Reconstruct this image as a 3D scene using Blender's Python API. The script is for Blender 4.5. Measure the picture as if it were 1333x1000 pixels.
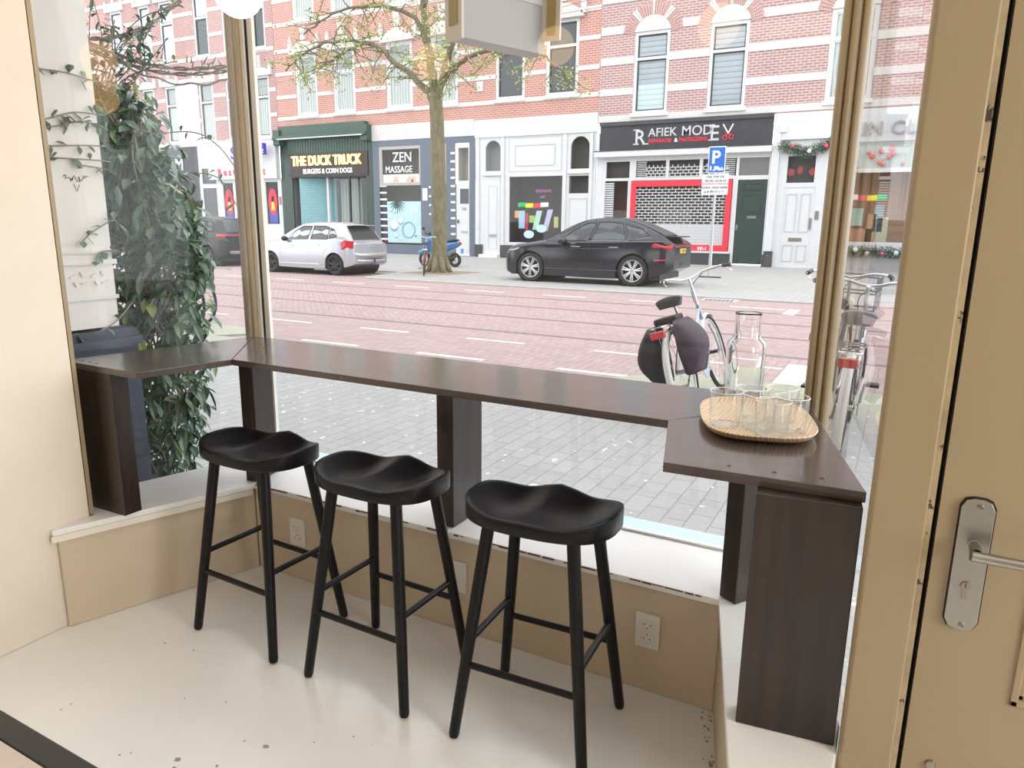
import bpy, bmesh, math, random
from mathutils import Vector, Matrix
random.seed(7)
D = bpy.data
COL = bpy.context.scene.collection
for o in list(D.objects):
    D.objects.remove(o)
sc = bpy.context.scene
R = math.radians
PI = math.pi

# ---------------------------------------------------------------- camera
cam = D.cameras.new('camera')
co = D.objects.new('camera', cam)
COL.objects.link(co)
sc.camera = co
cam.sensor_fit = 'HORIZONTAL'
cam.sensor_width = 36.0
cam.lens = 930.0 / 1333.0 * 36.0
cam.clip_start = 0.02
cam.clip_end = 200
yaw, pitch, roll = R(-28.3), R(12.57), R(0.655)
fw = Vector((math.sin(yaw) * math.cos(pitch), math.cos(yaw) * math.cos(pitch), -math.sin(pitch)))
rt = Vector((math.cos(yaw), -math.sin(yaw), 0))
up = rt.cross(fw)
r2 = rt * math.cos(roll) + up * math.sin(roll)
u2 = -rt * math.sin(roll) + up * math.cos(roll)
mw = Matrix((r2, u2, -fw)).transposed().to_4x4()
mw.translation = Vector((0, 0, 1.40))
co.matrix_world = mw

# ---------------------------------------------------------------- light
world = D.worlds.new('world')
sc.world = world
world.use_nodes = True
wn = world.node_tree
bg = wn.nodes['Background']
bg.inputs[0].default_value = (0.95, 0.975, 1.0, 1)
bg.inputs[1].default_value = 1.45
sc.view_settings.view_transform = 'Standard'
sc.view_settings.look = 'None'
sc.view_settings.exposure = 1.0
sc.view_settings.gamma = 1.0
sc.view_settings.use_curve_mapping = False
sc.cycles.transparent_max_bounces = 32
sc.cycles.transmission_bounces = 24
sc.cycles.max_bounces = 24


def area_lamp(name, loc, rot, sx, sy, power, colour):
    l = D.lights.new(name, 'AREA')
    l.shape = 'RECTANGLE'
    l.size = sx
    l.size_y = sy
    l.energy = power
    l.color = colour
    o = D.objects.new(name, l)
    COL.objects.link(o)
    o.location = loc
    o.rotation_euler = rot
    return o


# unseen fill lamps added to brighten the room: two overhead, one at the right
area_lamp('ceiling_lamp', (-1.2, 1.05, 2.82), (0, 0, 0), 1.8, 0.3, 1.6, (1.0, 0.83, 0.62))
area_lamp('ceiling_lamp', (-0.9, -1.4, 2.82), (0, 0, 0), 1.2, 0.5, 1.8, (1.0, 0.83, 0.62))
area_lamp('window_daylight', (2.34, .45, 1.55), (0, R(90), 0), 1.4, 1.25, 27, (1.0, 0.97, 0.93))


# ---------------------------------------------------------------- materials
MATS = {}


def mat(name, col=(.8, .8, .8), rough=.5, metal=0.0, spec=.5, emit=None, es=0.0, alpha=1.0, coat=0.0):
    if name in MATS:
        return MATS[name]
    m = D.materials.new(name)
    m.use_nodes = True
    b = m.node_tree.nodes['Principled BSDF']
    b.inputs['Base Color'].default_value = (*col, 1)
    b.inputs['Roughness'].default_value = rough
    b.inputs['Metallic'].default_value = metal
    b.inputs['Specular IOR Level'].default_value = spec
    b.inputs['Coat Weight'].default_value = coat
    if emit:
        b.inputs['Emission Color'].default_value = (*emit, 1)
        b.inputs['Emission Strength'].default_value = es
    MATS[name] = m
    return m


class NT:
    """small helper for node graphs"""

    def __init__(self, m):
        self.t = m.node_tree
        self.b = self.t.nodes['Principled BSDF']

    def n(self, typ, **kw):
        x = self.t.nodes.new(typ)
        for k, v in kw.items():
            setattr(x, k, v)
        return x

    def l(self, a, b):
        self.t.links.new(a, b)

    def m(self, op, a, b=None, c=None):
        x = self.n('ShaderNodeMath', operation=op)
        for i, v in enumerate((a, b, c)):
            if v is None:
                continue
            if isinstance(v, (int, float)):
                x.inputs[i].default_value = v
            else:
                self.l(v, x.inputs[i])
        return x.outputs[0]

    def coords(self, scale=(1, 1, 1), rot=(0, 0, 0), loc=(0, 0, 0)):
        tc = self.n('ShaderNodeTexCoord')
        mp = self.n('ShaderNodeMapping')
        mp.inputs['Scale'].default_value = scale
        mp.inputs['Rotation'].default_value = rot
        mp.inputs['Location'].default_value = loc
        self.l(tc.outputs['Object'], mp.inputs['Vector'])
        return mp.outputs[0]

    def mix(self, fac, a, b, mode='MIX'):
        x = self.n('ShaderNodeMix', data_type='RGBA', blend_type=mode)
        for s, v in ((x.inputs[0], fac), (x.inputs[6], a), (x.inputs[7], b)):
            if isinstance(v, (int, float)):
                s.default_value = v
            elif isinstance(v, tuple):
                s.default_value = (*v, 1) if len(v) == 3 else v
            else:
                self.l(v, s)
        return x.outputs[2]

    def noise(self, vec, scale=5, detail=4, rough=.55):
        x = self.n('ShaderNodeTexNoise')
        x.inputs['Scale'].default_value = scale
        x.inputs['Detail'].default_value = detail
        x.inputs['Roughness'].default_value = rough
        self.l(vec, x.inputs['Vector'])
        return x.outputs[0]

    def ramp(self, fac, stops):
        x = self.n('ShaderNodeValToRGB')
        e = x.color_ramp.elements
        while len(e) < len(stops):
            e.new(.5)
        for i, (p, c) in enumerate(stops):
            e[i].position = p
            e[i].color = (*c, 1) if len(c) == 3 else c
        self.l(fac, x.inputs[0])
        return x.outputs[0]

    def bump(self, h, strength=.3, dist=.01):
        x = self.n('ShaderNodeBump')
        x.inputs['Strength'].default_value = strength
        x.inputs['Distance'].default_value = dist
        self.l(h, x.inputs['Height'])
        self.l(x.outputs[0], self.b.inputs['Normal'])

    def col(self, s):
        self.l(s, self.b.inputs['Base Color'])


def mottled(name, col, amt=.08, scale=6, rough=.5, coat=0, spec=.5, stain=None, stain_pos=.72, sscale=9):
    """paint with soft variation and optional worn flecks"""
    if name in MATS:
        return MATS[name]
    m = mat(name, col, rough, coat=coat, spec=spec)
    t = NT(m)
    v = t.coords()
    c = t.ramp(t.noise(v, scale), [(.3, tuple(x * (1 - amt) for x in col)), (.7, tuple(min(1, x * (1 + amt * .5)) for x in col))])
    if stain:
        f = t.ramp(t.noise(v, sscale, 6, .65), [(stain_pos, (0, 0, 0)), (stain_pos + .03, (1, 1, 1))])
        c = t.mix(f, c, stain)
    t.col(c)
    t.bump(t.noise(v, 60, 2), .05, .002)
    return m


def brick(name, c1, c2, mortar, bw=.21, bh=.065, ms=.012, off=(0, 0, 0)):
    m = mat(name, c1, .85)
    t = NT(m)
    tc = t.n('ShaderNodeTexCoord')
    sp = t.n('ShaderNodeSeparateXYZ')
    t.l(tc.outputs['Object'], sp.inputs[0])
    cb = t.n('ShaderNodeCombineXYZ')
    t.l(t.m('ADD', sp.outputs[0], sp.outputs[1]), cb.inputs[0])
    t.l(sp.outputs[2], cb.inputs[1])
    b = t.n('ShaderNodeTexBrick')
    t.l(cb.outputs[0], b.inputs['Vector'])
    b.inputs['Scale'].default_value = 1
    b.inputs['Brick Width'].default_value = bw
    b.inputs['Row Height'].default_value = bh
    b.inputs['Mortar Size'].default_value = ms
    b.inputs['Mortar Smooth'].default_value = .1
    b.inputs['Color1'].default_value = (*c1, 1)
    b.inputs['Color2'].default_value = (*c2, 1)
    b.inputs['Mortar'].default_value = (*mortar, 1)
    nz = t.noise(cb.outputs[0], 1.3, 3)
    t.col(t.mix(.35, b.outputs[0], t.ramp(nz, [(.35, tuple(x * .75 for x in c1)), (.7, tuple(min(1, x * 1.25) for x in c2))]), 'MIX'))
    return m


def wood(name, dark, light, axis=2, rough=.35, scale=1.0, coat=.2, bump=.12):
    m = mat(name, dark, rough, coat=coat)
    t = NT(m)
    s = [38 * scale, 38 * scale, 38 * scale]
    s[axis] = 1.6 * scale
    v = t.coords(tuple(s))
    n1 = t.noise(v, 1.0, 5, .6)
    v2 = t.coords((3, 3, 3))
    n2 = t.noise(v2, 1.0, 3)
    c = t.ramp(n1, [(.35, dark), (.65, light)])
    c = t.mix(t.m('MULTIPLY', n2, .7), c, tuple(x * .55 for x in dark))
    t.col(c)
    t.bump(n1, bump, .002)
    return m


def glass(name, tint=(1, 1, 1), haze=.0, ior=1.5, dcol=(.95, .97, 1)):
    """a thin clean pane: fresnel reflection over straight-through view, with a film of dust"""
    if name in MATS:
        return MATS[name]
    m = D.materials.new(name)
    m.use_nodes = True
    t = m.node_tree
    t.nodes.clear()
    out = t.nodes.new('ShaderNodeOutputMaterial')
    tr = t.nodes.new('ShaderNodeBsdfTransparent')
    tr.inputs[0].default_value = (*tint, 1)
    gl = t.nodes.new('ShaderNodeBsdfGlossy')
    gl.inputs['Roughness'].default_value = 0.0
    fr = t.nodes.new('ShaderNodeFresnel')
    geo = t.nodes.new('ShaderNodeNewGeometry')
    mr = t.nodes.new('ShaderNodeMapRange')      # same reflectance from either side of the sheet
    mr.inputs[3].default_value = ior
    mr.inputs[4].default_value = 1.0 / ior
    t.links.new(geo.outputs['Backfacing'], mr.inputs[0])
    t.links.new(mr.outputs[0], fr.inputs['IOR'])
    mx = t.nodes.new('ShaderNodeMixShader')
    t.links.new(fr.outputs[0], mx.inputs[0])
    t.links.new(tr.outputs[0], mx.inputs[1])
    t.links.new(gl.outputs[0], mx.inputs[2])
    last = mx.outputs[0]
    if haze:  # translucent veil imitating room light reflected in the pane
        tl = t.nodes.new('ShaderNodeBsdfTranslucent')
        tl.inputs[0].default_value = (*dcol, 1)
        tc = t.nodes.new('ShaderNodeTexCoord')
        nz = t.nodes.new('ShaderNodeTexNoise')
        nz.inputs['Scale'].default_value = 1.7
        nz.inputs['Detail'].default_value = 5
        t.links.new(tc.outputs['Object'], nz.inputs['Vector'])
        mp = t.nodes.new('ShaderNodeMapRange')
        mp.inputs[3].default_value = haze * .6
        mp.inputs[4].default_value = haze * 1.4
        t.links.new(nz.outputs[0], mp.inputs[0])
        m2 = t.nodes.new('ShaderNodeMixShader')
        t.links.new(mp.outputs[0], m2.inputs[0])
        t.links.new(last, m2.inputs[1])
        t.links.new(tl.outputs[0], m2.inputs[2])
        last = m2.outputs[0]
    t.links.new(last, out.inputs[0])
    MATS[name] = m
    return m


def herringbone(name, c1, c2, joint, size=.105, ang=0.0):
    """true 2:1 herringbone paving, size = brick width"""
    m = mat(name, c1, .8)
    t = NT(m)
    v = t.coords((1 / size, 1 / size, 1), (0, 0, ang))
    sp = t.n('ShaderNodeSeparateXYZ')
    t.l(v, sp.inputs[0])
    u, w = sp.outputs[0], sp.outputs[1]
    i, j = t.m('FLOOR', u), t.m('FLOOR', w)
    fu, fv = t.m('SUBTRACT', u, i), t.m('SUBTRACT', w, j)
    k = t.m('FLOORED_MODULO', t.m('SUBTRACT', i, j), 4)

    def eq(n):
        return t.m('COMPARE', k, n, .1)
    k0, k1, k2, k3 = eq(0), eq(1), eq(2), eq(3)
    a = t.m('ADD', fu, k1)
    b = t.m('ADD', t.m('SUBTRACT', 1, fu), k0)
    c = t.m('ADD', fv, k2)
    d = t.m('ADD', t.m('SUBTRACT', 1, fv), k3)
    e = t.m('MINIMUM', t.m('MINIMUM', a, b), t.m('MINIMUM', c, d))
    f = t.m('LESS_THAN', e, .075)
    bi = t.m('SUBTRACT', i, k1)
    bj = t.m('SUBTRACT', j, k2)
    cb = t.n('ShaderNodeCombineXYZ')
    t.l(bi, cb.inputs[0])
    t.l(bj, cb.inputs[1])
    wn_ = t.n('ShaderNodeTexWhiteNoise', noise_dimensions='2D')
    t.l(cb.outputs[0], wn_.inputs['Vector'])
    cc = t.mix(wn_.outputs[0], c1, c2)
    v2 = t.coords((.5, 1.2, 1))
    nz = t.noise(v2, 1.5, 5)
    cc = t.mix(t.m('MULTIPLY', nz, .35), cc, tuple(min(1, x * 1.35) for x in c2))
    t.col(t.mix(t.m('MULTIPLY', f, .75), cc, joint))
    return m


def pavers(name, c1, c2, joint, w=.3, h=.3, ms=.006, rot=0.0, moss=None, offset=.5):
    m = mat(name, c1, .75)
    t = NT(m)
    v = t.coords((1, 1, 1), (0, 0, rot))
    b = t.n('ShaderNodeTexBrick')
    t.l(v, b.inputs['Vector'])
    b.offset = offset
    for k, x in (('Scale', 1), ('Brick Width', w), ('Row Height', h), ('Mortar Size', ms), ('Mortar Smooth', .2)):
        b.inputs[k].default_value = x
    b.inputs['Color1'].default_value = (*c1, 1)
    b.inputs['Color2'].default_value = (*c2, 1)
    b.inputs['Mortar'].default_value = (*joint, 1)
    n1 = t.noise(v, 1.2, 5)
    n2 = t.noise(v, 90, 3, .7)
    c = t.mix(.5, b.outputs[0], t.ramp(n2, [(.3, (.3, .3, .3)), (.7, (.72, .72, .72))]), 'SOFT_LIGHT')
    c = t.mix(t.m('MULTIPLY', n1, .3), c, tuple(min(1, x * 1.2) for x in c2))
    sp = t.ramp(t.noise(v, 16, 1), [(.735, (0, 0, 0)), (.75, (1, 1, 1))])
    c = t.mix(t.m('MULTIPLY', sp, .7), c, (.85, .85, .83))
    if moss:
        s2 = t.n('ShaderNodeSeparateXYZ')
        t.l(t.coords(), s2.inputs[0])
        g = t.ramp(t.m('ADD', t.m('MULTIPLY', t.m('SUBTRACT', s2.outputs[1], moss[0]), .5), t.m('MULTIPLY', n1, .6)), [(.35, (0, 0, 0)), (.9, (1, 1, 1))])
        c = t.mix(t.m('MULTIPLY', g, .42), c, (.42, .45, .22))
    t.col(c)
    return m


# ---------------------------------------------------------------- mesh building
class MB:
    def __init__(self):
        self.v, self.f, self.mi = [], [], []
        self.cur = 0

    def add(self, vs, fs):
        o = len(self.v)
        self.v += [Vector(p) for p in vs]
        for f in fs:
            self.f.append([i + o for i in f])
            self.mi.append(self.cur)
        return self

    def box(self, x0, x1, y0, y1, z0, z1):
        vs = [(x, y, z) for z in (z0, z1) for y in (y0, y1) for x in (x0, x1)]
        return self.add(vs, [(0, 2, 3, 1), (4, 5, 7, 6), (0, 1, 5, 4), (2, 6, 7, 3), (0, 4, 6, 2), (1, 3, 7, 5)])

    def cbox(self, c, s, rz=0.0, M=None):
        M = M or Matrix.Rotation(rz, 4, 'Z')
        x, y, z = (k / 2 for k in s)
        vs = [Vector(c) + M @ Vector((a, b, d)) for d in (-z, z) for b in (-y, y) for a in (-x, x)]
        return self.add(vs, [(0, 2, 3, 1), (4, 5, 7, 6), (0, 1, 5, 4), (2, 6, 7, 3), (0, 4, 6, 2), (1, 3, 7, 5)])

    def prism(self, poly, z0, z1):
        """plan polygon (counter-clockwise) extruded vertically"""
        n = len(poly)
        vs = [(p[0], p[1], z0) for p in poly] + [(p[0], p[1], z1) for p in poly]
        fs = [tuple(range(n - 1, -1, -1)), tuple(range(n, 2 * n))]
        fs += [(i, (i + 1) % n, (i + 1) % n + n, i + n) for i in range(n)]
        return self.add(vs, fs)

    def slab(self, poly, y0, y1):
        """elevation polygon (x, z) given depth from y0 (front) to y1"""
        n = len(poly)
        vs = [(p[0], y0, p[1]) for p in poly] + [(p[0], y1, p[1]) for p in poly]
        fs = [tuple(range(n)), tuple(range(2 * n - 1, n - 1, -1))]
        fs += [((i + 1) % n, i, i + n, (i + 1) % n + n) for i in range(n)]
        return self.add(vs, fs)

    def quad(self, a, b, c, d):
        return self.add([a, b, c, d], [(0, 1, 2, 3)])

    def tube(self, pts, r, n=8, cap=True, closed=False):
        pts = [Vector(p) for p in pts]
        rs = r if isinstance(r, (list, tuple)) else [r] * len(pts)
        o = len(self.v)
        m = len(pts)
        up_ = None
        for i, p in enumerate(pts):
            if closed:
                t = pts[(i + 1) % m] - pts[i - 1]
            else:
                t = pts[min(i + 1, m - 1)] - pts[max(i - 1, 0)]
            t.normalize()
            if up_ is None:
                up_ = Vector((0, 0, 1)) if abs(t.z) < .9 else Vector((1, 0, 0))
            a = t.cross(up_)
            if a.length < 1e-6:
                a = t.orthogonal()
            a.normalize()
            b = a.cross(t)
            up_ = b
            for k in range(n):
                w = 2 * PI * k / n
                self.v.append(p + (a * math.cos(w) + b * math.sin(w)) * rs[i])
        for i in range(m if closed else m - 1):
            q = (i + 1) % m
            for k in range(n):
                self.f.append([o + i * n + k, o + i * n + (k + 1) % n, o + q * n + (k + 1) % n, o + q * n + k])
                self.mi.append(self.cur)
        if cap and not closed:
            self.f.append([o + k for k in range(n)][::-1])
            self.f.append([o + (m - 1) * n + k for k in range(n)])
            self.mi += [self.cur] * 2
        return self

    def lathe(self, prof, c=(0, 0, 0), n=24, axis='Z'):
        """profile (r, h) turned about an axis through c"""
        o = len(self.v)
        c = Vector(c)
        for r_, h in prof:
            for k in range(n):
                w = 2 * PI * k / n
                a, b = r_ * math.cos(w), r_ * math.sin(w)
                p = {'Z': (a, b, h), 'Y': (a, h, b), 'X': (h, a, b)}[axis]
                self.v.append(c + Vector(p))
        for i in range(len(prof) - 1):
            for k in range(n):
                f = [o + i * n + k, o + i * n + (k + 1) % n, o + (i + 1) * n + (k + 1) % n, o + (i + 1) * n + k]
                self.f.append(f if axis != 'Y' else f[::-1])
                self.mi.append(self.cur)
        return self

    def torus(self, c, R_, r, axis='Y', n=32, m=8, flat=1.0):
        prof = []
        for k in range(m + 1):
            w = 2 * PI * k / m
            prof.append((R_ + r * math.cos(w), r * flat * math.sin(w)))
        return self.lathe(prof, c, n, axis)

    def ball(self, c, r, n=12, m=8, sz=1.0):
        prof = [(max(1e-4, r * math.sin(PI * k / m)), -r * sz * math.cos(PI * k / m)) for k in range(m + 1)]
        return self.lathe(prof, c, n)

    def xf(self, M, start=0):
        for i in range(start, len(self.v)):
            self.v[i] = M @ self.v[i]
        return self

    def build(self, name, m, parent=None, smooth=False, off=None, bevel=0, fix=True):
        me = D.meshes.new(name)
        vs = self.v
        if off is not None:
            off = Vector(off)
            vs = [p - off for p in vs]
        me.from_pydata([tuple(p) for p in vs], [], self.f)
        ms = m if isinstance(m, (list, tuple)) else [m]
        for x in ms:
            me.materials.append(x)
        if len(ms) > 1:
            me.polygons.foreach_set('material_index', self.mi)
        me.update()
        if fix:
            b = bmesh.new()
            b.from_mesh(me)
            bmesh.ops.recalc_face_normals(b, faces=b.faces)
            b.to_mesh(me)
            b.free()
        o = D.objects.new(name, me)
        COL.objects.link(o)
        if parent:
            o.parent = parent
        if smooth:
            me.shade_smooth()
            if smooth != 'all':
                me.set_sharp_from_angle(angle=R(38))
        if bevel:
            bv = o.modifiers.new('bevel', 'BEVEL')
            bv.width = bevel
            bv.segments = 2
            bv.limit_method = 'ANGLE'
        return o


def tag(o, label=None, cat=None, group=None, kind=None):
    for k, v in (('label', label), ('category', cat), ('group', group), ('kind', kind)):
        if v:
            o[k] = v
    return o


def thing(name, label, cat, loc=(0, 0, 0), rz=0.0, group=None):
    o = D.objects.new(name, None)
    o.empty_display_size = .1
    COL.objects.link(o)
    o.location = loc
    o.rotation_euler = (0, 0, rz)
    return tag(o, label, cat, group)


def struct(o):
    o['kind'] = 'structure'
    return o


def copy_tree(o, parent=None):
    c = o.copy()
    COL.objects.link(c)
    c.parent = parent
    for ch in list(o.children):
        copy_tree(ch, c)
    return c


def text_mesh(s, size, name, m, parent, loc, rot=(R(90), 0, 0), depth=.01, align='LEFT', sx=1.0, off=0.0, shear=0.0, spacing=1.0):
    cu = D.curves.new('t', 'FONT')
    cu.body = s
    cu.size = size
    cu.extrude = depth
    cu.align_x = align
    cu.offset = off
    cu.shear = shear
    cu.space_character = spacing
    cu.resolution_u = 3
    t = D.objects.new('t', cu)
    COL.objects.link(t)
    dg = bpy.context.evaluated_depsgraph_get()
    me = D.meshes.new_from_object(t.evaluated_get(dg))
    D.objects.remove(t)
    D.curves.remove(cu)
    me.transform(Matrix.Diagonal((sx, 1, 1, 1)))
    me.materials.clear()
    me.materials.append(m)
    me.name = name
    o = D.objects.new(name, me)
    COL.objects.link(o)
    o.parent = parent
    o.location = loc
    o.rotation_euler = rot
    return o


def strokes(name, m, parent, x0, x1, z, h, y, n, seed=1, vertical_plane='Y', off=None):
    """lettering too small to read: a row of short upright and level strokes"""
    rnd = random.Random(seed)
    mb = MB()
    w = (x1 - x0) / n
    for k in range(n):
        if rnd.random() < .1:
            continue
        a = x0 + k * w
        for q in range(rnd.choice((1, 2, 2))):
            u = a + rnd.random() * w * .5
            bx = (u, u + w * .18, z, z + h) if rnd.random() < .6 else (a, a + w * .7, z + h * rnd.choice((0, .45, .85)), z + h * rnd.choice((0, .45, .85)) + h * .16)
            z0_, z1_ = min(bx[2], bx[3]), max(bx[2], bx[3])
            if z1_ - z0_ < h * .1:
                z1_ = z0_ + h * .16
            if vertical_plane == 'Y':
                mb.box(bx[0], bx[1], y - .002, y, z0_, z1_)
            else:
                mb.box(y, y + .002, bx[0], bx[1], z0_, z1_)
    return mb.build(name, m, parent, off=off)


def smooth_path(pts, k=6):
    """Catmull-Rom through the given points"""
    P = [Vector(p) for p in pts]
    P = [P[0] * 2 - P[1]] + P + [P[-1] * 2 - P[-2]]
    out = []
    for i in range(1, len(P) - 2):
        for j in range(k):
            t = j / k
            a, b, c, d = P[i - 1], P[i], P[i + 1], P[i + 2]
            out.append(.5 * ((2 * b) + (c - a) * t + (2 * a - 5 * b + 4 * c - d) * t * t + (3 * b - a - 3 * c + d) * t ** 3))
    out.append(P[-2])
    return out


def curve_fn(keys):
    """smooth 1-D interpolation through (x, value) keys (monotone-ish Hermite)"""
    xs = [k[0] for k in keys]
    ys = [k[1] for k in keys]
    n = len(xs)
    sl = [(ys[i + 1] - ys[i]) / (xs[i + 1] - xs[i]) for i in range(n - 1)]
    m = [sl[0]] + [0 if sl[i - 1] * sl[i] <= 0 else (sl[i - 1] + sl[i]) / 2 for i in range(1, n - 1)] + [sl[-1]]

    def f(x):
        if x <= xs[0]:
            return ys[0]
        if x >= xs[-1]:
            return ys[-1]
        i = 0
        while x > xs[i + 1]:
            i += 1
        h = xs[i + 1] - xs[i]
        t = (x - xs[i]) / h
        return (2 * t ** 3 - 3 * t * t + 1) * ys[i] + (t ** 3 - 2 * t * t + t) * h * m[i] + (-2 * t ** 3 + 3 * t * t) * ys[i + 1] + (t ** 3 - t * t) * h * m[i + 1]
    return f
# ================================================================ THE ROOM
cream = mottled('cream wall paint', (.80, .715, .60), .05, 3, .55)
shaded_cream = mottled('tan gloss paint', (.355, .275, .165), .05, 2.5, .32, spec=.5, stain=(.35, .27, .16), stain_pos=.80, sscale=14)  # cream paint darkened to stand in for backlit shade
sillw = mottled('white sill paint', (.86, .85, .83), .03, 4, .35)
sillc = mottled('cream sill front paint', (.83, .77, .66), .04, 4, .4)
par = mottled('beige parapet paint', (.62, .515, .375), .07, 4, .5, stain=(.42, .33, .2), stain_pos=.79, sscale=12)  # cream again, toned down for the shade below the sills
dark = mat('dark gap', (.02, .016, .012), .8)
ceilm = mottled('ceiling paint', (.82, .80, .76), .03, 2, .7)
pane = glass('shop window glass', haze=.008)

# floor of worn white paint with grey chips
CHIPS = [(-1.55, 1.024, .011), (-1.532, 1.0, .006), (-1.383, 1.173, .010), (-1.44, 1.06, .005), (-2.06, 1.36, .004), (-1.94, 1.38, .004), (-1.45, 1.16, .004), (-1.68, .98, .003),
         (-1.70, .96, .004), (-2.02, .99, .003), (-2.02, 1.02, .003), (-1.63, 1.25, .003), (-1.28, 1.25, .003), (-.62, 1.33, .004), (-.50, 1.36, .005), (-1.2, 1.32, .003), (-.9, 1.2, .004), (-1.75, 1.2, .003)]
floor_m = mat('worn white floor paint', (.80, .79, .76), .28, coat=.15)
t = NT(floor_m)
v = t.coords()
base = t.ramp(t.noise(v, 1.6, 5), [(.3, (.83, .82, .80)), (.7, (.90, .895, .885))])
chips = t.ramp(t.noise(v, 17, 5, .62), [(.725, (0, 0, 0)), (.74, (1, 1, 1))])
edge = t.ramp(t.noise(t.coords((1, 1, 1), loc=(3, 5, 0)), 42, 3, .7), [(.73, (0, 0, 0)), (.75, (1, 1, 1))])
base = t.mix(chips, base, (.42, .40, .36))
base = t.mix(t.m('MULTIPLY', edge, .7), base, (.30, .26, .2))
scr = t.ramp(t.noise(t.coords((1.2, 60, 1), (0, 0, .6)), 2.2, 4, .7), [(.70, (0, 0, 0)), (.74, (1, 1, 1))])
base = t.mix(t.m('MULTIPLY', scr, .25), base, (.6, .57, .52))
t.col(base)
t.bump(t.noise(v, 9, 5), .08, .004)

fl = MB().prism([(-2.72, -3), (2.2, -3), (2.2, 1.52), (0, 1.52), (-.18, 2.30), (-2.48, 2.30), (-2.72, 1.38)], -.1, -.0005).build('floor', floor_m)
struct(fl)
struct(MB().prism([(-2.72, -3.1), (2.3, -3.1), (2.3, 1.55), (.0, 1.5), (-.16, 2.34), (-2.5, 2.34), (-2.72, 1.38)], 2.9, 3.0).build('ceiling', ceilm))
wl = MB()
wl.box(-2.72, -2.45, -3.0, 1.385, 0, 2.9)
struct(wl.build('wall_left', cream, bevel=.004))
struct(MB().box(-2.72, 2.3, -3.1, -3.0, 0, 2.9).build('wall_back', cream))
wr = MB()
wr.box(2.2, 2.3, -3.0, -.2, 0, 2.9)
wr.box(2.2, 2.3, 1.1, 1.55, 0, 2.9)
wr.box(2.2, 2.3, -.2, 1.1, 0, .8)
wr.box(2.2, 2.3, -.2, 1.1, 2.3, 2.9)
struct(wr.build('wall_right', cream))  # opening added only to let the side fill lamp in
# the wall with the street door: strip above the door and beside it
wd = MB().box(.098, 1.02, 1.425, 1.52, 2.13, 2.9)
wd.box(1.02, 2.2, 1.425, 1.52, 0, 2.9)
struct(wd.build('wall_front', cream))

# places where the white floor paint has chipped or is scuffed
fm = mottled('bare grey concrete', (.36, .34, .30), .2, 40, .7)
random.seed(9)
ch = MB()
for x, y, r_ in CHIPS:
    n_ = 9
    ch.prism([(x + r_ * random.uniform(.6, 1.15) * math.cos(2 * PI * k / n_), y + r_ * random.uniform(.5, 1.1) * math.sin(2 * PI * k / n_)) for k in range(n_)], -.0004, .0004)
x_, y_ = -.325, 1.90
for k in range(70):
    u = random.random()
    cx_, cy_ = -.345 + .17 * u - abs(random.gauss(0, .012)) - .004, 1.90 - .62 * u + random.gauss(0, .01)
    r_ = random.uniform(.001, .006)
    ch.prism([(cx_ + r_ * random.uniform(.4, 1.2) * math.cos(2 * PI * j / 7), cy_ + 1.6 * r_ * random.uniform(.4, 1.2) * math.sin(2 * PI * j / 7)) for j in range(7)], -.0004, .0004)
struct(ch.build('floor_wear', fm))

# parapets under the three windows
for nm, pol in (('wall_front_left', [(-2.448, 1.39), (-2.448, 1.262), (-2.435, 1.262), (-2.215, 1.915), (-2.46, 2.30), (-2.50, 2.30), (-2.76, 1.39)]),
                ('wall_front_centre', [(-2.213, 1.918), (-.347, 1.918), (-.20, 2.30), (-2.457, 2.30)]),
                ('wall_front_right', [(-.345, 1.915), (-.175, 1.262), (-.008, 1.262), (-.008, 1.5), (-.165, 2.30), (-.198, 2.30)])):
    struct(MB().prism(pol, 0, .347).build(nm, par, bevel=.003))


def sill(poly, parent=None):
    o = MB().prism(poly, .349, .37).build('window_sill', sillw, bevel=.003)
    o.parent = parent
    return o


# window_1: the slanted left pane; window_2: the wide street pane; window_3: the slanted right pane
def wroot(n):
    o = D.objects.new('window_%d' % n, None)
    COL.objects.link(o)
    o['kind'] = 'structure'
    return o


w1, w2, w3 = wroot(1), wroot(2), wroot(3)
sill([(-2.448, 1.40), (-2.452, 1.248), (-2.430, 1.243), (-2.196, 1.903), (-2.46, 2.235), (-2.69, 1.40)], w1)
sill([(-2.196, 1.903), (-.352, 1.903), (-.20, 2.235), (-2.46, 2.235)], w2)
sill([(-.352, 1.903), (-.186, 1.245), (-.008, 1.245), (-.008, 1.50), (-.19, 2.235), (-.20, 2.235)], w3)
# pale trim strips along the front edge of the slanted sills, and the chipped edge of the main one
MB().prism([(-2.4395, 1.2415), (-2.433, 1.239), (-2.201, 1.896), (-2.208, 1.9)], .325, .3485).build('sill_trim', sillc, w1)
MB().prism([(-.186, 1.238), (-.008, 1.238), (-.008, 1.245), (-.186, 1.245)], .325, .3485).build('sill_trim', sillc, w3)
chip = mat('bare timber edge', (.12, .07, .045), .8)
cb = MB()
random.seed(3)
x = -2.19
while x < -.37:
    l_ = random.uniform(.01, .07)
    if random.random() < .8:
        h_ = random.uniform(.0015, .006)
        cb.box(x, min(x + l_, -.36), 1.9005, 1.9028, .3685 - h_, .3692)
    x += l_ + random.uniform(0, .008)
cb.build('chipped_edge', chip, w2)
# outer ledges in pale blue paint outside the glass
ledge = mat('pale blue outer ledge', (.50, .68, .82), .5)
MB().box(-2.40, -.22, 2.262, 2.36, .33, .362).build('outer_ledge', ledge, w2)


def bead(mb, poly, z0=.371, z1=2.9):
    mb.prism(poly, z0, z1)


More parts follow.
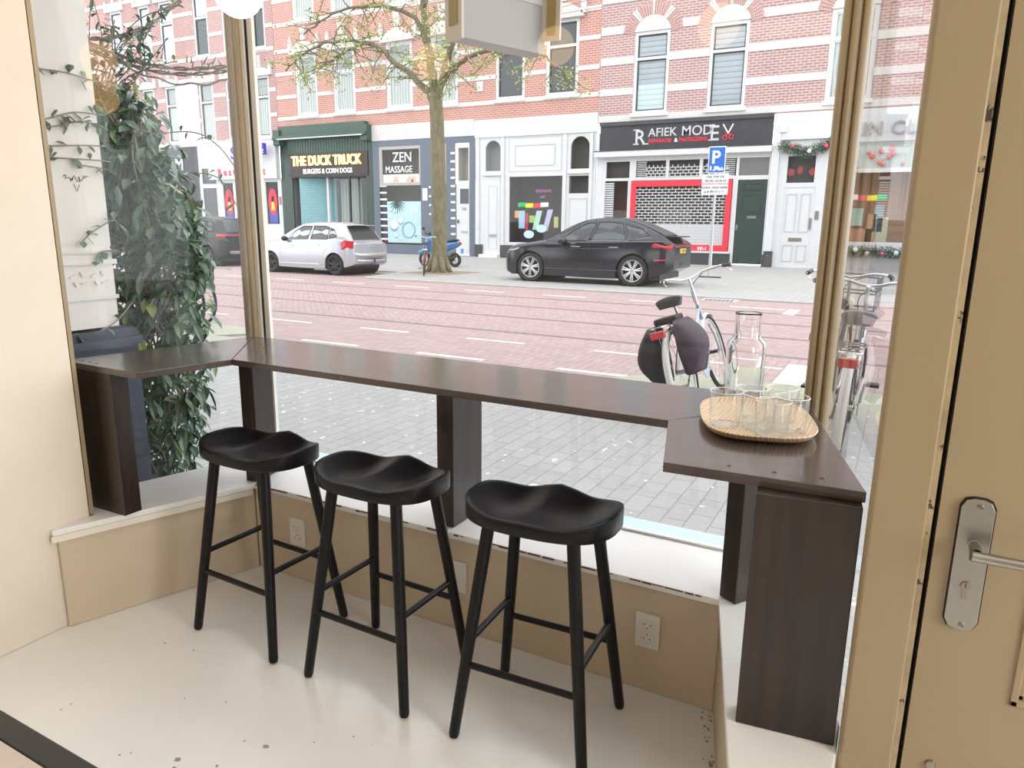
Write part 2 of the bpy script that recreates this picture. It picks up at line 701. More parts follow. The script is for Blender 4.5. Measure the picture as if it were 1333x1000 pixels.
def stick(mb, x, y, rz, w, d, z0=.371, z1=2.9, rnd=True):
    """moulded vertical member: flat board with a half-round front"""
    n = 8
    pts = []
    if rnd:
        for k in range(n + 1):
            a = PI + PI * k / n
            pts.append((w / 2 * math.cos(a), d * .45 * math.sin(a)))
        pts += [(w / 2, d), (-w / 2, d)]
    else:
        pts = [(-w / 2, 0), (w / 2, 0), (w / 2, d), (-w / 2, d)]
    c, s = math.cos(rz), math.sin(rz)
    mb.prism([(x + p[0] * c - p[1] * s, y + p[0] * s + p[1] * c) for p in pts], z0, z1)


paleout = mat('pale outer frame paint', (.80, .78, .70), .4)
# left corner mullion
m1 = MB()
stick(m1, -2.537, 2.226, 0, .026, .03)
stick(m1, -2.513, 2.221, 0, .027, .034)
stick(m1, -2.490, 2.226, 0, .024, .03)
o = m1.build('mullion', shaded_cream, w2, smooth=True)
MB().box(-2.479, -2.459, 2.232, 2.262, .371, 2.9).build('glazing_bead', paleout, w2)
MB().box(-2.4585, -2.453, 2.240, 2.262, .371, 2.9).build('gasket', dark, w2)
MB().box(-2.452, -2.424, 2.246, 2.262, .3705, 2.9).build('outer_stop', paleout, w2)
# right corner mullion
m2 = MB()
stick(m2, -.200, 2.204, 0, .026, .05)
stick(m2, -.177, 2.200, 0, .026, .055)
stick(m2, -.155, 2.204, 0, .024, .05)
m2.build('mullion', shaded_cream, w2, smooth=True)
# glass
MB().quad((-2.436, 2.242, .362), (-.225, 2.242, .362), (-.225, 2.242, 2.9), (-2.436, 2.242, 2.9)).build('window_glass', pane, w2)
MB().box(-2.434, -.225, 2.228, 2.258, 2.80, 2.9).build('top_rail', shaded_cream, w2)
MB().box(-2.434, -.225, 2.222, 2.241, .3715, .379).build('bottom_bead', sillw, w2)
g = MB()
g.quad((-2.686, 1.44, .362), (-2.466, 2.20, .362), (-2.466, 2.20, 2.9), (-2.686, 1.44, 2.9))
g.build('window_glass', pane, w1)
greyf = mat('grey outer frame', (.42, .41, .37), .5)
j = MB()
j.prism([(-2.452, 1.388), (-2.452, 1.402), (-2.74, 1.41), (-2.74, 1.388)], .371, 2.9)
j.prism([(-2.655, 1.41), (-2.66, 1.432), (-2.70, 1.44), (-2.70, 1.41)], .371, 2.9)
j.build('jamb', shaded_cream, w1)
MB().prism([(-2.690, 1.442), (-2.682, 1.475), (-2.73, 1.49), (-2.74, 1.45)], .365, 2.9).build('outer_stop', greyf, w1)
g = MB()
g.quad((-.150, 2.22, .362), (-.004, 1.53, .362), (-.004, 1.53, 2.9), (-.150, 2.22, 2.9))
g.build('window_glass', pane, w3)

# door post between the right pane and the door
p = MB()
p.prism([(-.006, 1.408), (.002, 1.40), (.0875, 1.40), (.0875, 1.50), (-.006, 1.53)], 0, 2.9)
post = struct(p.build('trim_1', shaded_cream, bevel=.003))
p = MB().box(.088, .0975, 1.412, 1.50, 0, 2.9)
struct(p.build('trim_2', mottled('worn rebate paint', (.42, .33, .2), .3, 14, .5, stain=(.05, .04, .03), stain_pos=.6, sscale=20)))

# door_1 -----------------------------------------------------------------
dr = D.objects.new('door_1', None)
COL.objects.link(dr)
dr.location = (.106, 1.44, 0)
dr['kind'] = 'structure'
dd = MB()
dx0, dx1, gx0, gx1, gz0, gz1 = .106, 1.01, .262, .86, .575, 1.95
yf, yb = 1.42, 1.462
dd.box(dx0, gx0, yf, yb, .008, 2.12)
dd.box(gx1, dx1, yf, yb, .008, 2.12)
dd.box(gx0, gx1, yf, yb, .008, gz0)
dd.box(gx0, gx1, yf, yb, gz1, 2.12)
dd.build('door_leaf', shaded_cream, dr, off=dr.location)
gb = MB()
for k, (e, yy) in enumerate(((0, yf - .004), (.009, yf + .006))):
    gb.box(gx0 - .006 + e, gx0 + .006 + e, yy, yb, gz0 - .006, gz1)
    gb.box(gx0 - .006, gx1, yy, yb, gz0 - .006 + e, gz0 + .006 + e)
    gb.box(gx1 - .006, gx1 + .006, yy, yb, gz0, gz1)
gb.build('glazing_bead', shaded_cream, dr, off=dr.location, bevel=.002)
MB().quad((gx0, 1.44, gz0), (gx1, 1.44, gz0), (gx1, 1.44, gz1), (gx0, 1.44, gz1)).build('door_glass', pane, dr, off=dr.location)
MB().box(.0976, .1055, 1.455, 1.50, .0, 2.12).build('dark_gap', dark, dr, off=dr.location)
steel = mat('brushed steel', (.38, .37, .345), .34, 1.0)
steel2 = mat('brass screw', (.35, .32, .26), .35, 1.0)


def oct_plate(cx, cz, w, h, ch, grow=0.0):
    w, h = w / 2 + grow, h / 2 + grow
    pts = []
    for sx, sz in ((1, -1), (1, 1), (-1, 1), (-1, -1)):
        arc = [(w, h - ch * 1.15), (w - ch * .42, h - ch * .28), (w - ch * 1.1, h)]
        if sx * sz < 0:
            seq = [(sx * a, sz * b) for a, b in arc[::-1]]
        else:
            seq = [(sx * a, sz * b) for a, b in arc]
        pts += seq
    return [(cx + a, cz + b) for a, b in pts]


px, pz = .1630, .819
MB().slab(oct_plate(px, pz, .051, .250, .016, .0022), 1.4188, 1.42).build('plate_shadow_gap', dark, dr, off=dr.location)
pl = MB().slab(oct_plate(px, pz, .051, .250, .016), 1.412, 1.4187).build('door_plate', steel, dr, off=dr.location, bevel=.0012)
for zz in (pz + .112, pz - .114):
    s = MB().lathe([(.0001, 1.4100), (.0045, 1.4103), (.0055, 1.412)], (px + .002, 0, zz), 16, 'Y').build('screw', steel2, pl, off=dr.location)
    MB().cbox((px + .002, 1.4099, zz), (.009, .0008, .0012), M=Matrix.Rotation(.6, 4, 'Y')).build('screw_slot', dark, pl, off=dr.location)
k = MB().lathe([(.0001, 1.409), (.0075, 1.409), (.0085, 1.412)], (px - .001, 0, pz - .038), 20, 'Y')
k.box(px - .005, px + .003, 1.4092, 1.412, pz - .063, pz - .040)
lk = k.build('lock_cylinder', steel2, dr, off=dr.location)
MB().box(px - .0018, px - .0002, 1.4085, 1.4092, pz - .041, pz - .032).build('keyhole', dark, lk, off=dr.location)
lv = MB().lathe([(.0125, 1.412), (.0125, 1.409), (.0095, 1.4085), (.0095, 1.37)], (px + .003, 0, pz + .040), 20, 'Y')
lv.tube([(px - .006, 1.362, pz + .040), (px + .005, 1.364, pz + .039), (px + .03, 1.368, pz + .037), (px + .13, 1.368, pz + .037)], .0092, 16)
lv.build('door_handle', steel, dr, smooth=True, off=dr.location)
MB().lathe([(.0001, 1.414), (.008, 1.415), (.0095, 1.42)], (.1535, 0, .402), 16, 'Y').build('lower_screw', steel2, dr, off=dr.location)

# ---------------------------------------------------------------- sockets
white_p = mat('white plastic', (.78, .75, .70), .35)


def socket(x, z, label, blank=False):
    o = thing('wall_outlet', label, 'outlet', (x, 1.918, z), 0, 'double wall sockets under the bar' if not blank else None)
    MB().box(-.038, .038, -.009, 0, -.056, .056).build('cover_plate', white_p, o, bevel=.002)
    if not blank:
        for s, zz in ((1, .020), (-1, -.020)):
            b = MB().lathe([(.0001, -.0098), (.0165, -.0098), (.0172, -.0118), (.0185, -.0118), (.019, -.009)], (0, 0, zz), 24, 'Y').build('socket_face', white_p, o, smooth=True)
            for dx, dz in ((-.0095, .003 * s), (.0095, .003 * s), (0, -.009 * s)):
                MB().lathe([(.0001, -.0104), (.0022, -.0104), (.0022, -.0095)], (dx, 0, zz + dz), 10, 'Y').build('pin_hole', dark, b)
    else:
        MB().box(-.028, .028, -.0095, -.0088, -.046, .046).build('blank_insert', white_p, o, bevel=.001)
    return o


socket(-.555, .205, 'white double wall socket low on the beige wall right of the third stool')
socket(-1.985, .205, 'white double wall socket seen between the legs of the leftmost stool')
socket(-1.238, .208, 'plain white cover plate partly hidden behind the legs of the middle stool', True)

# ---------------------------------------------------------------- bar counter
bw = wood('dark stained bar wood', (.018, .011, .008), (.050, .029, .019), 2, .32, 1.0, .12)
bt = mat('dark stained bar top', (.05, .035, .03), .33, coat=.5)
bt.node_tree.nodes['Principled BSDF'].inputs['Coat Roughness'].default_value = .12
t = NT(bt)
v = t.coords((1.3, 22, 22))
n1 = t.noise(v, 1.4, 5, .6)
n2 = t.noise(t.coords(), 2.2, 5, .6)
c = t.ramp(n1, [(.32, (.035, .022, .019)), (.7, (.085, .058, .050))])
c = t.mix(t.m('MULTIPLY', n2, .5), c, (.11, .09, .085))
sp = t.ramp(t.noise(t.coords(), 130, 2, .7), [(.72, (0, 0, 0)), (.76, (1, 1, 1))])
t.col(t.mix(t.m('MULTIPLY', sp, .5), c, (.45, .42, .38)))
rr = t.ramp(n2, [(.3, (.15, .15, .15)), (.7, (.30, .30, .30))])
t.l(rr, t.b.inputs['Roughness'])
t.bump(n1, .06, .002)
edgem = wood('dark ply edge', (.022, .013, .010), (.06, .036, .026), 0, .5, 1, 0)
bar = thing('bar_counter', 'dark stained wooden window bar on board legs, wrapping round the three panes', 'bar counter', (-1.25, 1.9, .371))
for pol in ([(-2.600, 1.462), (-2.560, 1.440), (-2.182, 1.438), (-2.110, 1.765), (-2.469, 2.190)],
            [(-2.108, 1.7655), (-.492, 1.7655), (-.200, 2.160), (-.216, 2.192), (-2.467, 2.192)],
            [(-.490, 1.7648), (-.402, 1.430), (-.012, 1.452), (-.1965, 2.156)]):
    MB().prism(pol, .888, .910).build('counter_top', [bt], bar, off=bar.location, bevel=.0015)
for c_, s_, rz in (((-2.428, 1.474), (.185, .066), R(1)), ((-2.240, 1.985), (.060, .135), R(15)),
                   ((-1.301, 2.035), (.066, .19), 0), ((-.300, 1.960), (.060, .115), R(-33)),
                   ((-.113, 1.442), (.192, .060), R(7))):
    M = Matrix.Rotation(rz, 4, 'Z')
    MB().cbox((c_[0], c_[1], (.371 + .888) / 2), (s_[0], s_[1], .888 - .371), M=M).build('leg', bw, bar, off=bar.location, bevel=.002)
for sx, sy in ((-2.535, 1.475), (-2.485, 1.472), (-2.44, 1.468), (-.275, 1.478), (-.185, 1.482), (-.095, 1.492), (-2.19, 1.99), (-2.165, 1.93)):
    MB().lathe([(.0001, .9112), (.0045, .911), (.0055, .9102)], (sx, sy, 0), 12).build('screw_head', mat('dark screw', (.05, .04, .05), .3, .8), bar, off=bar.location)

# ---------------------------------------------------------------- stools
black = mat('black lacquered wood', (.006, .006, .007), .36, spec=.24)
t = NT(black)
v = t.coords((6, 60, 60))
nn = t.noise(v, 1.2, 4, .6)
t.col(t.ramp(nn, [(.3, (.004, .004, .005)), (.75, (.011, .010, .011))]))
t.bump(nn, .10, .002)


def make_stool():
    o = thing('bar_stool', '', 'stool', group='black wooden bar stools')
    # saddle seat: solid of a rounded outline with a carved top
    n, rings = 56, 14
    a_, b_ = .212, .150
    zb, zt = .632, .668

    def outline(w):
        c, s = math.cos(w), math.sin(w)
        e = 2.0 / 2.7
        x = a_ * math.copysign(abs(c) ** e, c)
        y = b_ * math.copysign(abs(s) ** e, s)
        if s > 0:
            y *= .88
        return x, y

    def top(x, y):
        u, w = x / a_, y / b_
        r = math.sqrt(u * u + w * w)
        hol = .024 * math.exp(-((abs(u) - .45) / .34) ** 2 - ((w - .15) / .75) ** 2)
        ridge = .013 * math.exp(-(u / .30) ** 2) * max(0, min(1, (w + .25) / 1.0)) ** 1.2
        side = .022 * max(0, abs(u) - .45) ** 1.3 * 1.6
        front = -.006 * max(0, -w) ** 2
        return zt + .012 - hol + ridge + side + front - .006
    mb = MB()
    vs = []
    for i in range(rings + 1):
        f = i / rings
        for k_ in range(n):
            x, y = outline(2 * PI * k_ / n)
            x, y = x * f, y * f
            z = top(x, y)
            if i == rings:
                z -= .0025
            vs.append((x, y, z))
    for k_ in range(n):
        x, y = outline(2 * PI * k_ / n)
        vs.append((x * 1.004, y * 1.004, top(x, y) - .006))
    for k_ in range(n):
        x, y = outline(2 * PI * k_ / n)
        vs.append((x * 1.0, y * 1.0, zb + .004))
    for k_ in range(n):
        x, y = outline(2 * PI * k_ / n)
        vs.append((x * .975, y * .975, zb))
    fs = []
    for i in range(rings + 3):
        for k_ in range(n):
            fs.append((i * n + k_, i * n + (k_ + 1) % n, (i + 1) * n + (k_ + 1) % n, (i + 1) * n + k_))
    fs.append(tuple((rings + 3) * n + k_ for k_ in range(n))[::-1])
    mb.add(vs, fs)
    mb.build('seat', black, o, smooth='all')
    ft = {(-1, -1): None, (1, -1): None, (1, 1): None, (-1, 1): None}
    for (sx, sy) in ft:
        top_p = Vector((sx * .118, sy * .088, .640))
        bot = Vector((sx * .190, sy * .163, .004))
        ft[(sx, sy)] = (top_p, bot)
        MB().tube([top_p, top_p.lerp(bot, .35), top_p.lerp(bot, .985), bot], [.0175, .0172, .0150, .0125], 20).build('leg', black, o, smooth=True)

    def at(k_, z):
        a, b = ft[k_]
        return a.lerp(b, (a.z - z) / (a.z - b.z))
    for A, B, z in (((-1, -1), (1, -1), .222), ((-1, 1), (1, 1), .228), ((-1, -1), (-1, 1), .290), ((1, -1), (1, 1), .290)):
        MB().tube([at(A, z), at(B, z)], .0095, 14).build('stretcher', black, o, smooth=True)
    return o


stool = make_stool()
for i, (x, y, rz, lab) in enumerate(((-1.838, 1.628, R(-2), 'black wooden bar stool with saddle seat, leftmost of the three, nearest the left wall'),
                                     (-1.312, 1.620, R(-1), 'black wooden saddle bar stool, middle one of the three along the bar'),
                                     (-.775, 1.628, R(3), 'black wooden saddle bar stool, rightmost and closest, below the empty stretch of bar'))):
    s = stool if i == 0 else copy_tree(stool)
    s.location = (x, y, 0)
    s.rotation_euler.z = rz
    s['label'] = lab

# ---------------------------------------------------------------- tray, glasses, carafe
traym = mat('birch ply tray', (.72, .52, .33), .4)
t = NT(traym)
v = t.coords((14, 2.0, 1), (0, 0, R(20)))
w_ = t.n('ShaderNodeTexWave')
w_.inputs['Scale'].default_value = 2.6
w_.inputs['Distortion'].default_value = 7
w_.inputs['Detail'].default_value = 2
t.l(v, w_.inputs['Vector'])
t.col(t.ramp(w_.outputs[0], [(.1, (.60, .40, .24)), (.45, (.76, .57, .38)), (1, (.80, .62, .43))]))
tc0 = Vector((-.288, 1.850, .911))
ty = thing('serving_tray', 'oval light wooden tray with drinking glasses on the right end of the bar', 'tray', tc0)
n = 56
hl, hw = .198, .136
tr_ = []
for kk in range(n):
    w = 2 * PI * kk / n
    c, s = math.cos(w), math.sin(w)
    e = 2 / 3.1
    x, y = hw * math.copysign(abs(c) ** e, c), hl * math.copysign(abs(s) ** e, s)
    a = R(16)
    tr_.append((x * math.cos(a) - y * math.sin(a), x * math.sin(a) + y * math.cos(a)))
mb = MB()
prof = [(0.0, .009), (.55, .009), (.80, .0095), (.93, .013), (1.0, .022), (1.01, .020), (.95, .007), (.82, .0), (0.0, .0)]
vs, fs = [], []
for f_, z in prof:
    for x, y in tr_:
        vs.append((x * max(f_, .001), y * max(f_, .001), z))
for i in range(len(prof) - 1):
    for k_ in range(n):
        fs.append((i * n + k_, i * n + (k_ + 1) % n, (i + 1) * n + (k_ + 1) % n, (i + 1) * n + k_))
mb.add(vs, fs)
mb.build('tray_body', traym, ty, smooth=True)

tumbler = glass('tumbler glass', (.985, .99, .985), ior=1.5)
cgm = mat('carafe glass', (1, 1, 1), 0.0)
cgm.node_tree.nodes['Principled BSDF'].inputs['Transmission Weight'].default_value = 1.0
cgm.node_tree.nodes['Principled BSDF'].inputs['IOR'].default_value = 1.45


rimg = mat('bright glass rim', (.9, .92, .93), .08, coat=1.0)


def drinking_glass(x, y, label):
    prof = [(.0001, .002), (.030, .002), (.0345, .005), (.0385, .087), (.0397, .0885), (.0408, .087), (.0365, .004), (.034, .0), (.0001, .0)]
    o = thing('drinking_glass', '', 'glass', (x, y, .9205))
    MB().lathe(prof, (0, 0, 0), 40).build('cup', tumbler, o, smooth='all')
    MB().torus((0, 0, .0878), .0397, .0011, 'Z', 40, 6).build('rim', rimg, o, smooth='all')
    MB().lathe([(.0001, .0015), (.031, .0015), (.033, .006), (.030, .0075), (.0001, .0065)], (0, 0, 0), 32).build('thick_base', tumbler, o, smooth='all')
    return tag(o, label, 'glass', 'drinking glasses on the wooden tray')


for x, y, lab in ((-.345, 1.752, 'clear drinking glass at the left end of the wooden tray'),
                  (-.296, 1.822, 'clear drinking glass in the back row of the tray, left of two behind'),
                  (-.232, 1.862, 'clear drinking glass in the back row of the tray, farthest right at the back'),
                  (-.268, 1.758, 'clear drinking glass in the middle of the tray, among the other five'),
                  (-.196, 1.770, 'clear drinking glass at the right side of the tray'),
                  (-.228, 1.705, 'clear drinking glass nearest the front edge of the tray')):
    drinking_glass(x, y, lab)
cg = cgm
prof = [(.0001, .004), (.048, .004), (.0515, .010), (.0520, .150), (.0500, .165), (.0370, .180), (.0345, .192), (.0345, .246), (.0360, .253), (.0375, .252), (.0362, .246), (.0362, .193), (.0390, .182), (.0525, .168), (.0548, .150), (.0545, .008), (.051, 0), (.0001, 0)]
o = MB().lathe(prof, (0, 0, 0), 48).build('carafe', cg, smooth='all')
o.location = (-.372, 2.115, .9102)
tag(o, 'tall clear glass carafe standing behind the tray on the bar', 'carafe')

# ---------------------------------------------------------------- table corner, near left
tbl = thing('table', 'pale table top with a black edge, its corner at the lower left', 'table', (-1.3, .06, 0))
MB().box(-1.75, -.40, -.30, .388, .728, .7495).build('table_top', mottled('pale table laminate', (.62, .54, .48), .03, 4, .45), tbl, off=tbl.location)
eb = MB()
eb.box(-1.78, -.37, .389, .4205, .722, .7505)
eb.box(-1.78, -.37, -.33, -.301, .722, .7505)
eb.box(-1.78, -1.751, -.30, .388, .722, .7505)
eb.box(-.399, -.37, -.30, .388, .722, .7505)
eb.build('table_edge', mat('black table edge', (.02, .02, .022), .4), tbl, off=tbl.location, bevel=.002)
for x in (-1.70, -.45):
    for y in (-.25, .34):
        MB().tube([(x, y, .722), (x, y, .002)], .018, 12).build('leg', MATS['black table edge'], tbl, off=tbl.location)

# ---------------------------------------------------------------- globe pendants
globe_m = mat('glowing opal globe', (1, .9, .75), .3, emit=(1.0, .58, .22), es=3.6)
g0 = thing('globe_pendant', '', 'lamp', group='round opal globe lamps over the bar')
MB().ball((0, 0, 0), .0725, 32, 20).build('globe', globe_m, g0, smooth='all')
MB().lathe([(.0001, .092), (.022, .092), (.026, .066), (.0001, .066)], (0, 0, 0), 20).build('lamp_cap', mat('brass cap', (.6, .45, .2), .3, 1), g0, smooth=True)
MB().tube([(0, 0, .09), (0, 0, .795)], .0025, 6).build('cord', black, g0)
MB().lathe([(.0001, .809), (.04, .809), (.04, .79), (.0001, .785)], (0, 0, 0), 20).build('ceiling_rose', MATS['brass cap'], g0, smooth=True)
for i, (x, y, lab) in enumerate(((-1.90, 1.716, 'glowing round globe lamp whose lower half shows at the top left of the view'),
                                 (-1.305, 1.727, 'glowing globe lamp above the middle stool, out of the frame, mirrored in the pane'),
                                 (-.665, 1.75, 'glowing globe lamp above the right bar end, out of frame, mirrored in the pane'))):
    s = g0 if i == 0 else copy_tree(g0)
    s.location = (x, y, 2.09)
    s['label'] = lab
# ================================================================ THE STREET
GW, GR = -.03, -.06
walk_m = pavers('grey concrete pavers', (.36, .36, .355), (.32, .32, .315), (.20, .20, .195), .23, .115, .004, R(90), moss=(5.3,))
farw_m = pavers('far grey pavers', (.40, .395, .38), (.34, .335, .325), (.22, .22, .21), .32, .16, .008, 0)
road_a = herringbone('red herringbone', (.42, .315, .305), (.35, .255, .25), (.23, .18, .175), .10, R(0))
road_b = herringbone('red diagonal herringbone', (.42, .305, .295), (.35, .25, .245), (.23, .18, .175), .10, R(45))
kerb_m = mottled('kerb concrete', (.46, .455, .43), .15, 4, .8)
struct(MB().prism([(-45, 1.0), (-2.75, 1.0), (-2.75, 2.36), (2.4, 2.36), (2.4, 1.6), (14, 1.6), (14, 6.20), (-45, 6.20)], -.3, GW).build('near_sidewalk', walk_m))
struct(MB().prism([(-45, 6.20), (-7.7, 6.20), (-7.45, 6.55), (-7.75, 6.92), (-45, 6.92)], GR, GW).build('near_sidewalk', walk_m))
struct(MB().prism([(-2.5, 6.20), (14, 6.20), (14, 6.98), (-1.95, 6.98)], GR, GW).build('near_sidewalk', walk_m))
struct(MB().box(-.9, 2.4, 1.53, 2.36, -.3, GW).build('porch_paving', walk_m))
struct(MB().box(-60, 20, 6.20, 8.55, -.3, GR).build('roadway_near_lane', road_a))
struct(MB().prism([(-60, 8.55), (20, 8.55), (20, 15.12), (-12.75, 15.12), (-13.35, 17.6), (-60, 17.6)], -.3, GR).build('roadway_tram_lane', road_b))
struct(MB().prism([(-12.62, 15.26), (20, 15.26), (20, 28.25), (-60, 28.25), (-60, 17.74), (-13.22, 17.74)], -.3, GW).build('far_sidewalk', farw_m))
kb = MB()
kb.prism([(-12.75, 15.12), (20, 15.12), (20, 15.26), (-12.62, 15.26), (-13.22, 17.74), (-60, 17.74), (-60, 17.60), (-13.35, 17.60)], -.3, GW + .004)
struct(kb.build('far_kerb', kerb_m))
rail_m = mat('tram rail steel', (.33, .29, .29), .5, .3)
groove = mat('rail groove', (.09, .075, .075), .8)
for y in (8.67, 10.14, 11.62, 13.08):
    rb = MB()
    rb.box(-60, 20, y - .055, y - .012, GR, GR + .006)
    rb.box(-60, 20, y + .012, y + .035, GR, GR + .006)
    rb.cur = 1
    rb.box(-60, 20, y - .012, y + .012, GR, GR + .002)
    struct(rb.build('tram_rail', [rail_m, groove]))
paint = mottled('white road paint', (.80, .80, .78), .12, 8, .7)


def dash(x0, x1, y0, y1):
    struct(MB().box(x0, x1, y0, y1, GR, GR + .004).build('road_marking', paint))


for k in range(12):
    a = -3.05 - k * 1.78
    dash(a, a + .88, 6.61, 6.69)
for k in range(14):
    a = -3.13 - k * 1.79
    dash(a, a + .84, 7.845, 7.915)
dash(-1.95, -1.0, 7.845, 7.915)
for k in range(24):
    a = -2.79 - k * 1.96
    dash(a, a + .98, 13.77, 13.85)
dash(-.98, -.72, 7.06, 8.2)
dash(-1.75, -1.55, 13.0, 13.9)

drain = thing('storm_drain', 'cast iron kerb drain with a slotted grille in the far kerb behind the bicycle', 'drain', (-3.20, 14.86, GR))
mb = MB().box(-.34, .34, -.30, .24, -.02, .012)
mb.build('frame', mat('drain iron', (.62, .62, .62), .5, .4), drain)
for k in range(7):
    MB().box(-.27 + k * .083, -.225 + k * .083, -.24, .02, .0122, .016).build('slot', dark, drain)

# ---------------------------------------------------------------- facades
FY = 28.2
OFF = (-20, FY, 0)


def hole_wall(mb, x0, x1, z0, z1, holes, yf=FY, yb=FY + .35):
    xs = sorted({x0, x1} | {max(x0, min(x1, v_)) for h in holes for v_ in h[:2]})
    zs = sorted({z0, z1} | {max(z0, min(z1, v_)) for h in holes for v_ in h[2:4]})
    for a, b in zip(xs, xs[1:]):
        run = None
        for c_, d_ in zip(zs, zs[1:]):
            mx, mz = (a + b) / 2, (c_ + d_) / 2
            solid = not any(h[0] < mx < h[1] and h[2] < mz < h[3] for h in holes)
            if solid:
                run = (run[0], d_) if run else (c_, d_)
            if (not solid or d_ == zs[-1]) and run:
                mb.box(a, b, yf, yb, run[0], run[1])
                run = None


def pbuild(mb, name, m, parent, **k):
    o = mb.build(name, m, parent, off=OFF, **k)
    return o


def P(name, m, parent, x0, x1, z0, z1, yf=FY - .03, yb=FY, bevel=0):
    return pbuild(MB().box(x0, x1, yf, yb, z0, z1), name, m, parent, bevel=bevel)


whitep = mottled('white facade paint', (.63, .64, .65), .04, 3, .5)
stone = mottled('pale stone', (.78, .77, .74), .08, 5, .7)
bandm = mottled('white stone band', (.64, .63, .61), .07, 6, .7)
sash = mat('dark green sash', (.03, .05, .045), .4)
wsash = mat('white sash', (.78, .79, .79), .4)


def curtain_mat(name, c1, c2, scale=9, gl=.08):
    m = mat(name, c1, .35, coat=.6)
    t = NT(m)
    v = t.coords()
    w_ = t.n('ShaderNodeTexWave', bands_direction='X')
    w_.inputs['Scale'].default_value = scale
    w_.inputs['Distortion'].default_value = 2.2
    w_.inputs['Detail'].default_value = 1
    t.l(v, w_.inputs['Vector'])
    t.col(t.ramp(w_.outputs[0], [(.1, c1), (.9, c2)]))
    return m


cur = curtain_mat('net curtain behind glass', (.16, .19, .19), (.34, .38, .37), 3)
cur2 = curtain_mat('pale curtain behind glass', (.27, .31, .30), (.44, .48, .46), 2)
dglass = mat('dark street window glass', (.045, .055, .06), .26, spec=.6)
blue_gl = mat('sky lit blind behind glass', (.50, .56, .62), .2, coat=.5)  # pale sky reflection put into the pane colour
blind = mat('slatted blind behind glass', (.25, .29, .32), .3, coat=.6)
t = NT(blind)
sp_ = t.n('ShaderNodeSeparateXYZ')
t.l(t.coords(), sp_.inputs[0])
fz = t.m('FRACT', t.m('MULTIPLY', sp_.outputs[2], 5.2))
cz = t.ramp(fz, [(.0, (.12, .15, .17)), (.14, (.30, .35, .38)), (.85, (.34, .39, .42)), (1, (.2, .24, .26))])
t.col(cz)
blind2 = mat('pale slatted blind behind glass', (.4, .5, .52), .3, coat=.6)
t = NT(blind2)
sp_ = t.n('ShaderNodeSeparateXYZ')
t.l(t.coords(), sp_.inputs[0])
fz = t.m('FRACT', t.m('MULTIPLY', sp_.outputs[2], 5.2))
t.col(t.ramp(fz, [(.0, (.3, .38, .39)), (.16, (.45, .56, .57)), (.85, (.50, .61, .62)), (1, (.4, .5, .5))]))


def window(parent, x0, x1, z0, z1, tz=None, fr=None, sm=None, top=None, bot=None, fw_=.10, sill_=True, both=True):
    fr, sm, top, bot = fr or whitep, sm or sash, top or dglass, bot or dglass
    mb = MB()
    yf, yb = FY + .02, FY + .16
    mb.box(x0, x0 + fw_, yf, yb, z0, z1)
    mb.box(x1 - fw_, x1, yf, yb, z0, z1)
    mb.box(x0 + fw_, x1 - fw_, yf, yb, z1 - fw_, z1)
    mb.box(x0 + fw_, x1 - fw_, yf, yb, z0, z0 + fw_ * .8)
    if tz:
        mb.box(x0 + fw_, x1 - fw_, yf + .01, yb, tz - .05, tz + .05)
    w = pbuild(mb, 'window', fr, parent)
    segs = [(z0 + fw_ * .8, (tz - .05) if tz else z1 - fw_, bot)]
    if tz:
        segs.append((tz + .05, z1 - fw_, top))
    for k_, (a, b, g_) in enumerate(segs):
        s = MB()
        e = .045
        X0, X1 = x0 + fw_, x1 - fw_
        for bx in ((X0, X0 + e, a, b), (X1 - e, X1, a, b), (X0 + e, X1 - e, a, a + e), (X0 + e, X1 - e, b - e, b)):
            s.box(bx[0], bx[1], yf + .05, yb, bx[2], bx[3])
        pbuild(s, 'sash', sm, w)
        pbuild(MB().box(X0 + e, X1 - e, yf + .09, yf + .10, a + e, b - e), 'pane', g_, w)
    if sill_:
        pbuild(MB().box(x0 - .06, x1 + .06, FY - .10, FY + .10, z0 - .13, z0), 'window_sill', stone, w)
    return w


def bands(parent, zs, x0, x1, holes, m, y=FY - .025):
    for a, b in zs:
        cuts = sorted([(h[0], h[1]) for h in holes if h[2] < b and h[3] > a])
        c_ = x0
        for h in cuts:
            if h[0] > c_:
                pbuild(MB().box(c_, h[0], y, FY, a, b), 'stone_band', m, parent)
            c_ = max(c_, h[1])
        if c_ < x1:
            pbuild(MB().box(c_, x1, y, FY, a, b), 'stone_band', m, parent)


def arc(cx_, cz_, r_, a0, a1, n=12):
    return [(cx_ + r_ * math.cos(R(a0 + (a1 - a0) * k / n)), cz_ + r_ * math.sin(R(a0 + (a1 - a0) * k / n))) for k in range(n + 1)]


# -------- A : brown-red house row at the left
bA = thing('row_house', 'brown red brick house at the far left, with arched hoods and iron-grey windows', 'building', OFF)
A = brick('brown red brick', (.40, .20, .18), (.32, .165, .155), (.55, .47, .44), .26, .088, .016)
c1 = [(-41.8, -40.95), (-39.45, -38.45), (-37.5, -36.55), (-34.7, -33.6), (-32.6, -31.65), (-30.48, -29.45)]
c2 = [(-41.75, -40.7), (-39.2, -38.25), (-37.45, -36.35), (-34.72, -33.62), (-32.55, -31.6), (-30.4, -29.5)]
hA = [(a, b, 5.72, 8.68) for a, b in c1] + [(a, b, 10.02, 13.0) for a, b in c2]
mb = MB()
hole_wall(mb, -46, -28.95, 5.5, 14.6, hA)
pbuild(mb, 'wall', A, bA)
for i, (a, b) in enumerate(c1):
    window(bA, a, b, 5.72, 8.68, 7.68, top=cur, bot=cur2 if i != 0 else dglass)
for i, (a, b) in enumerate(c2):
    window(bA, a, b, 10.02, 13.0, 11.9, top=blue_gl, bot=(dglass if i > 2 else blue_gl))
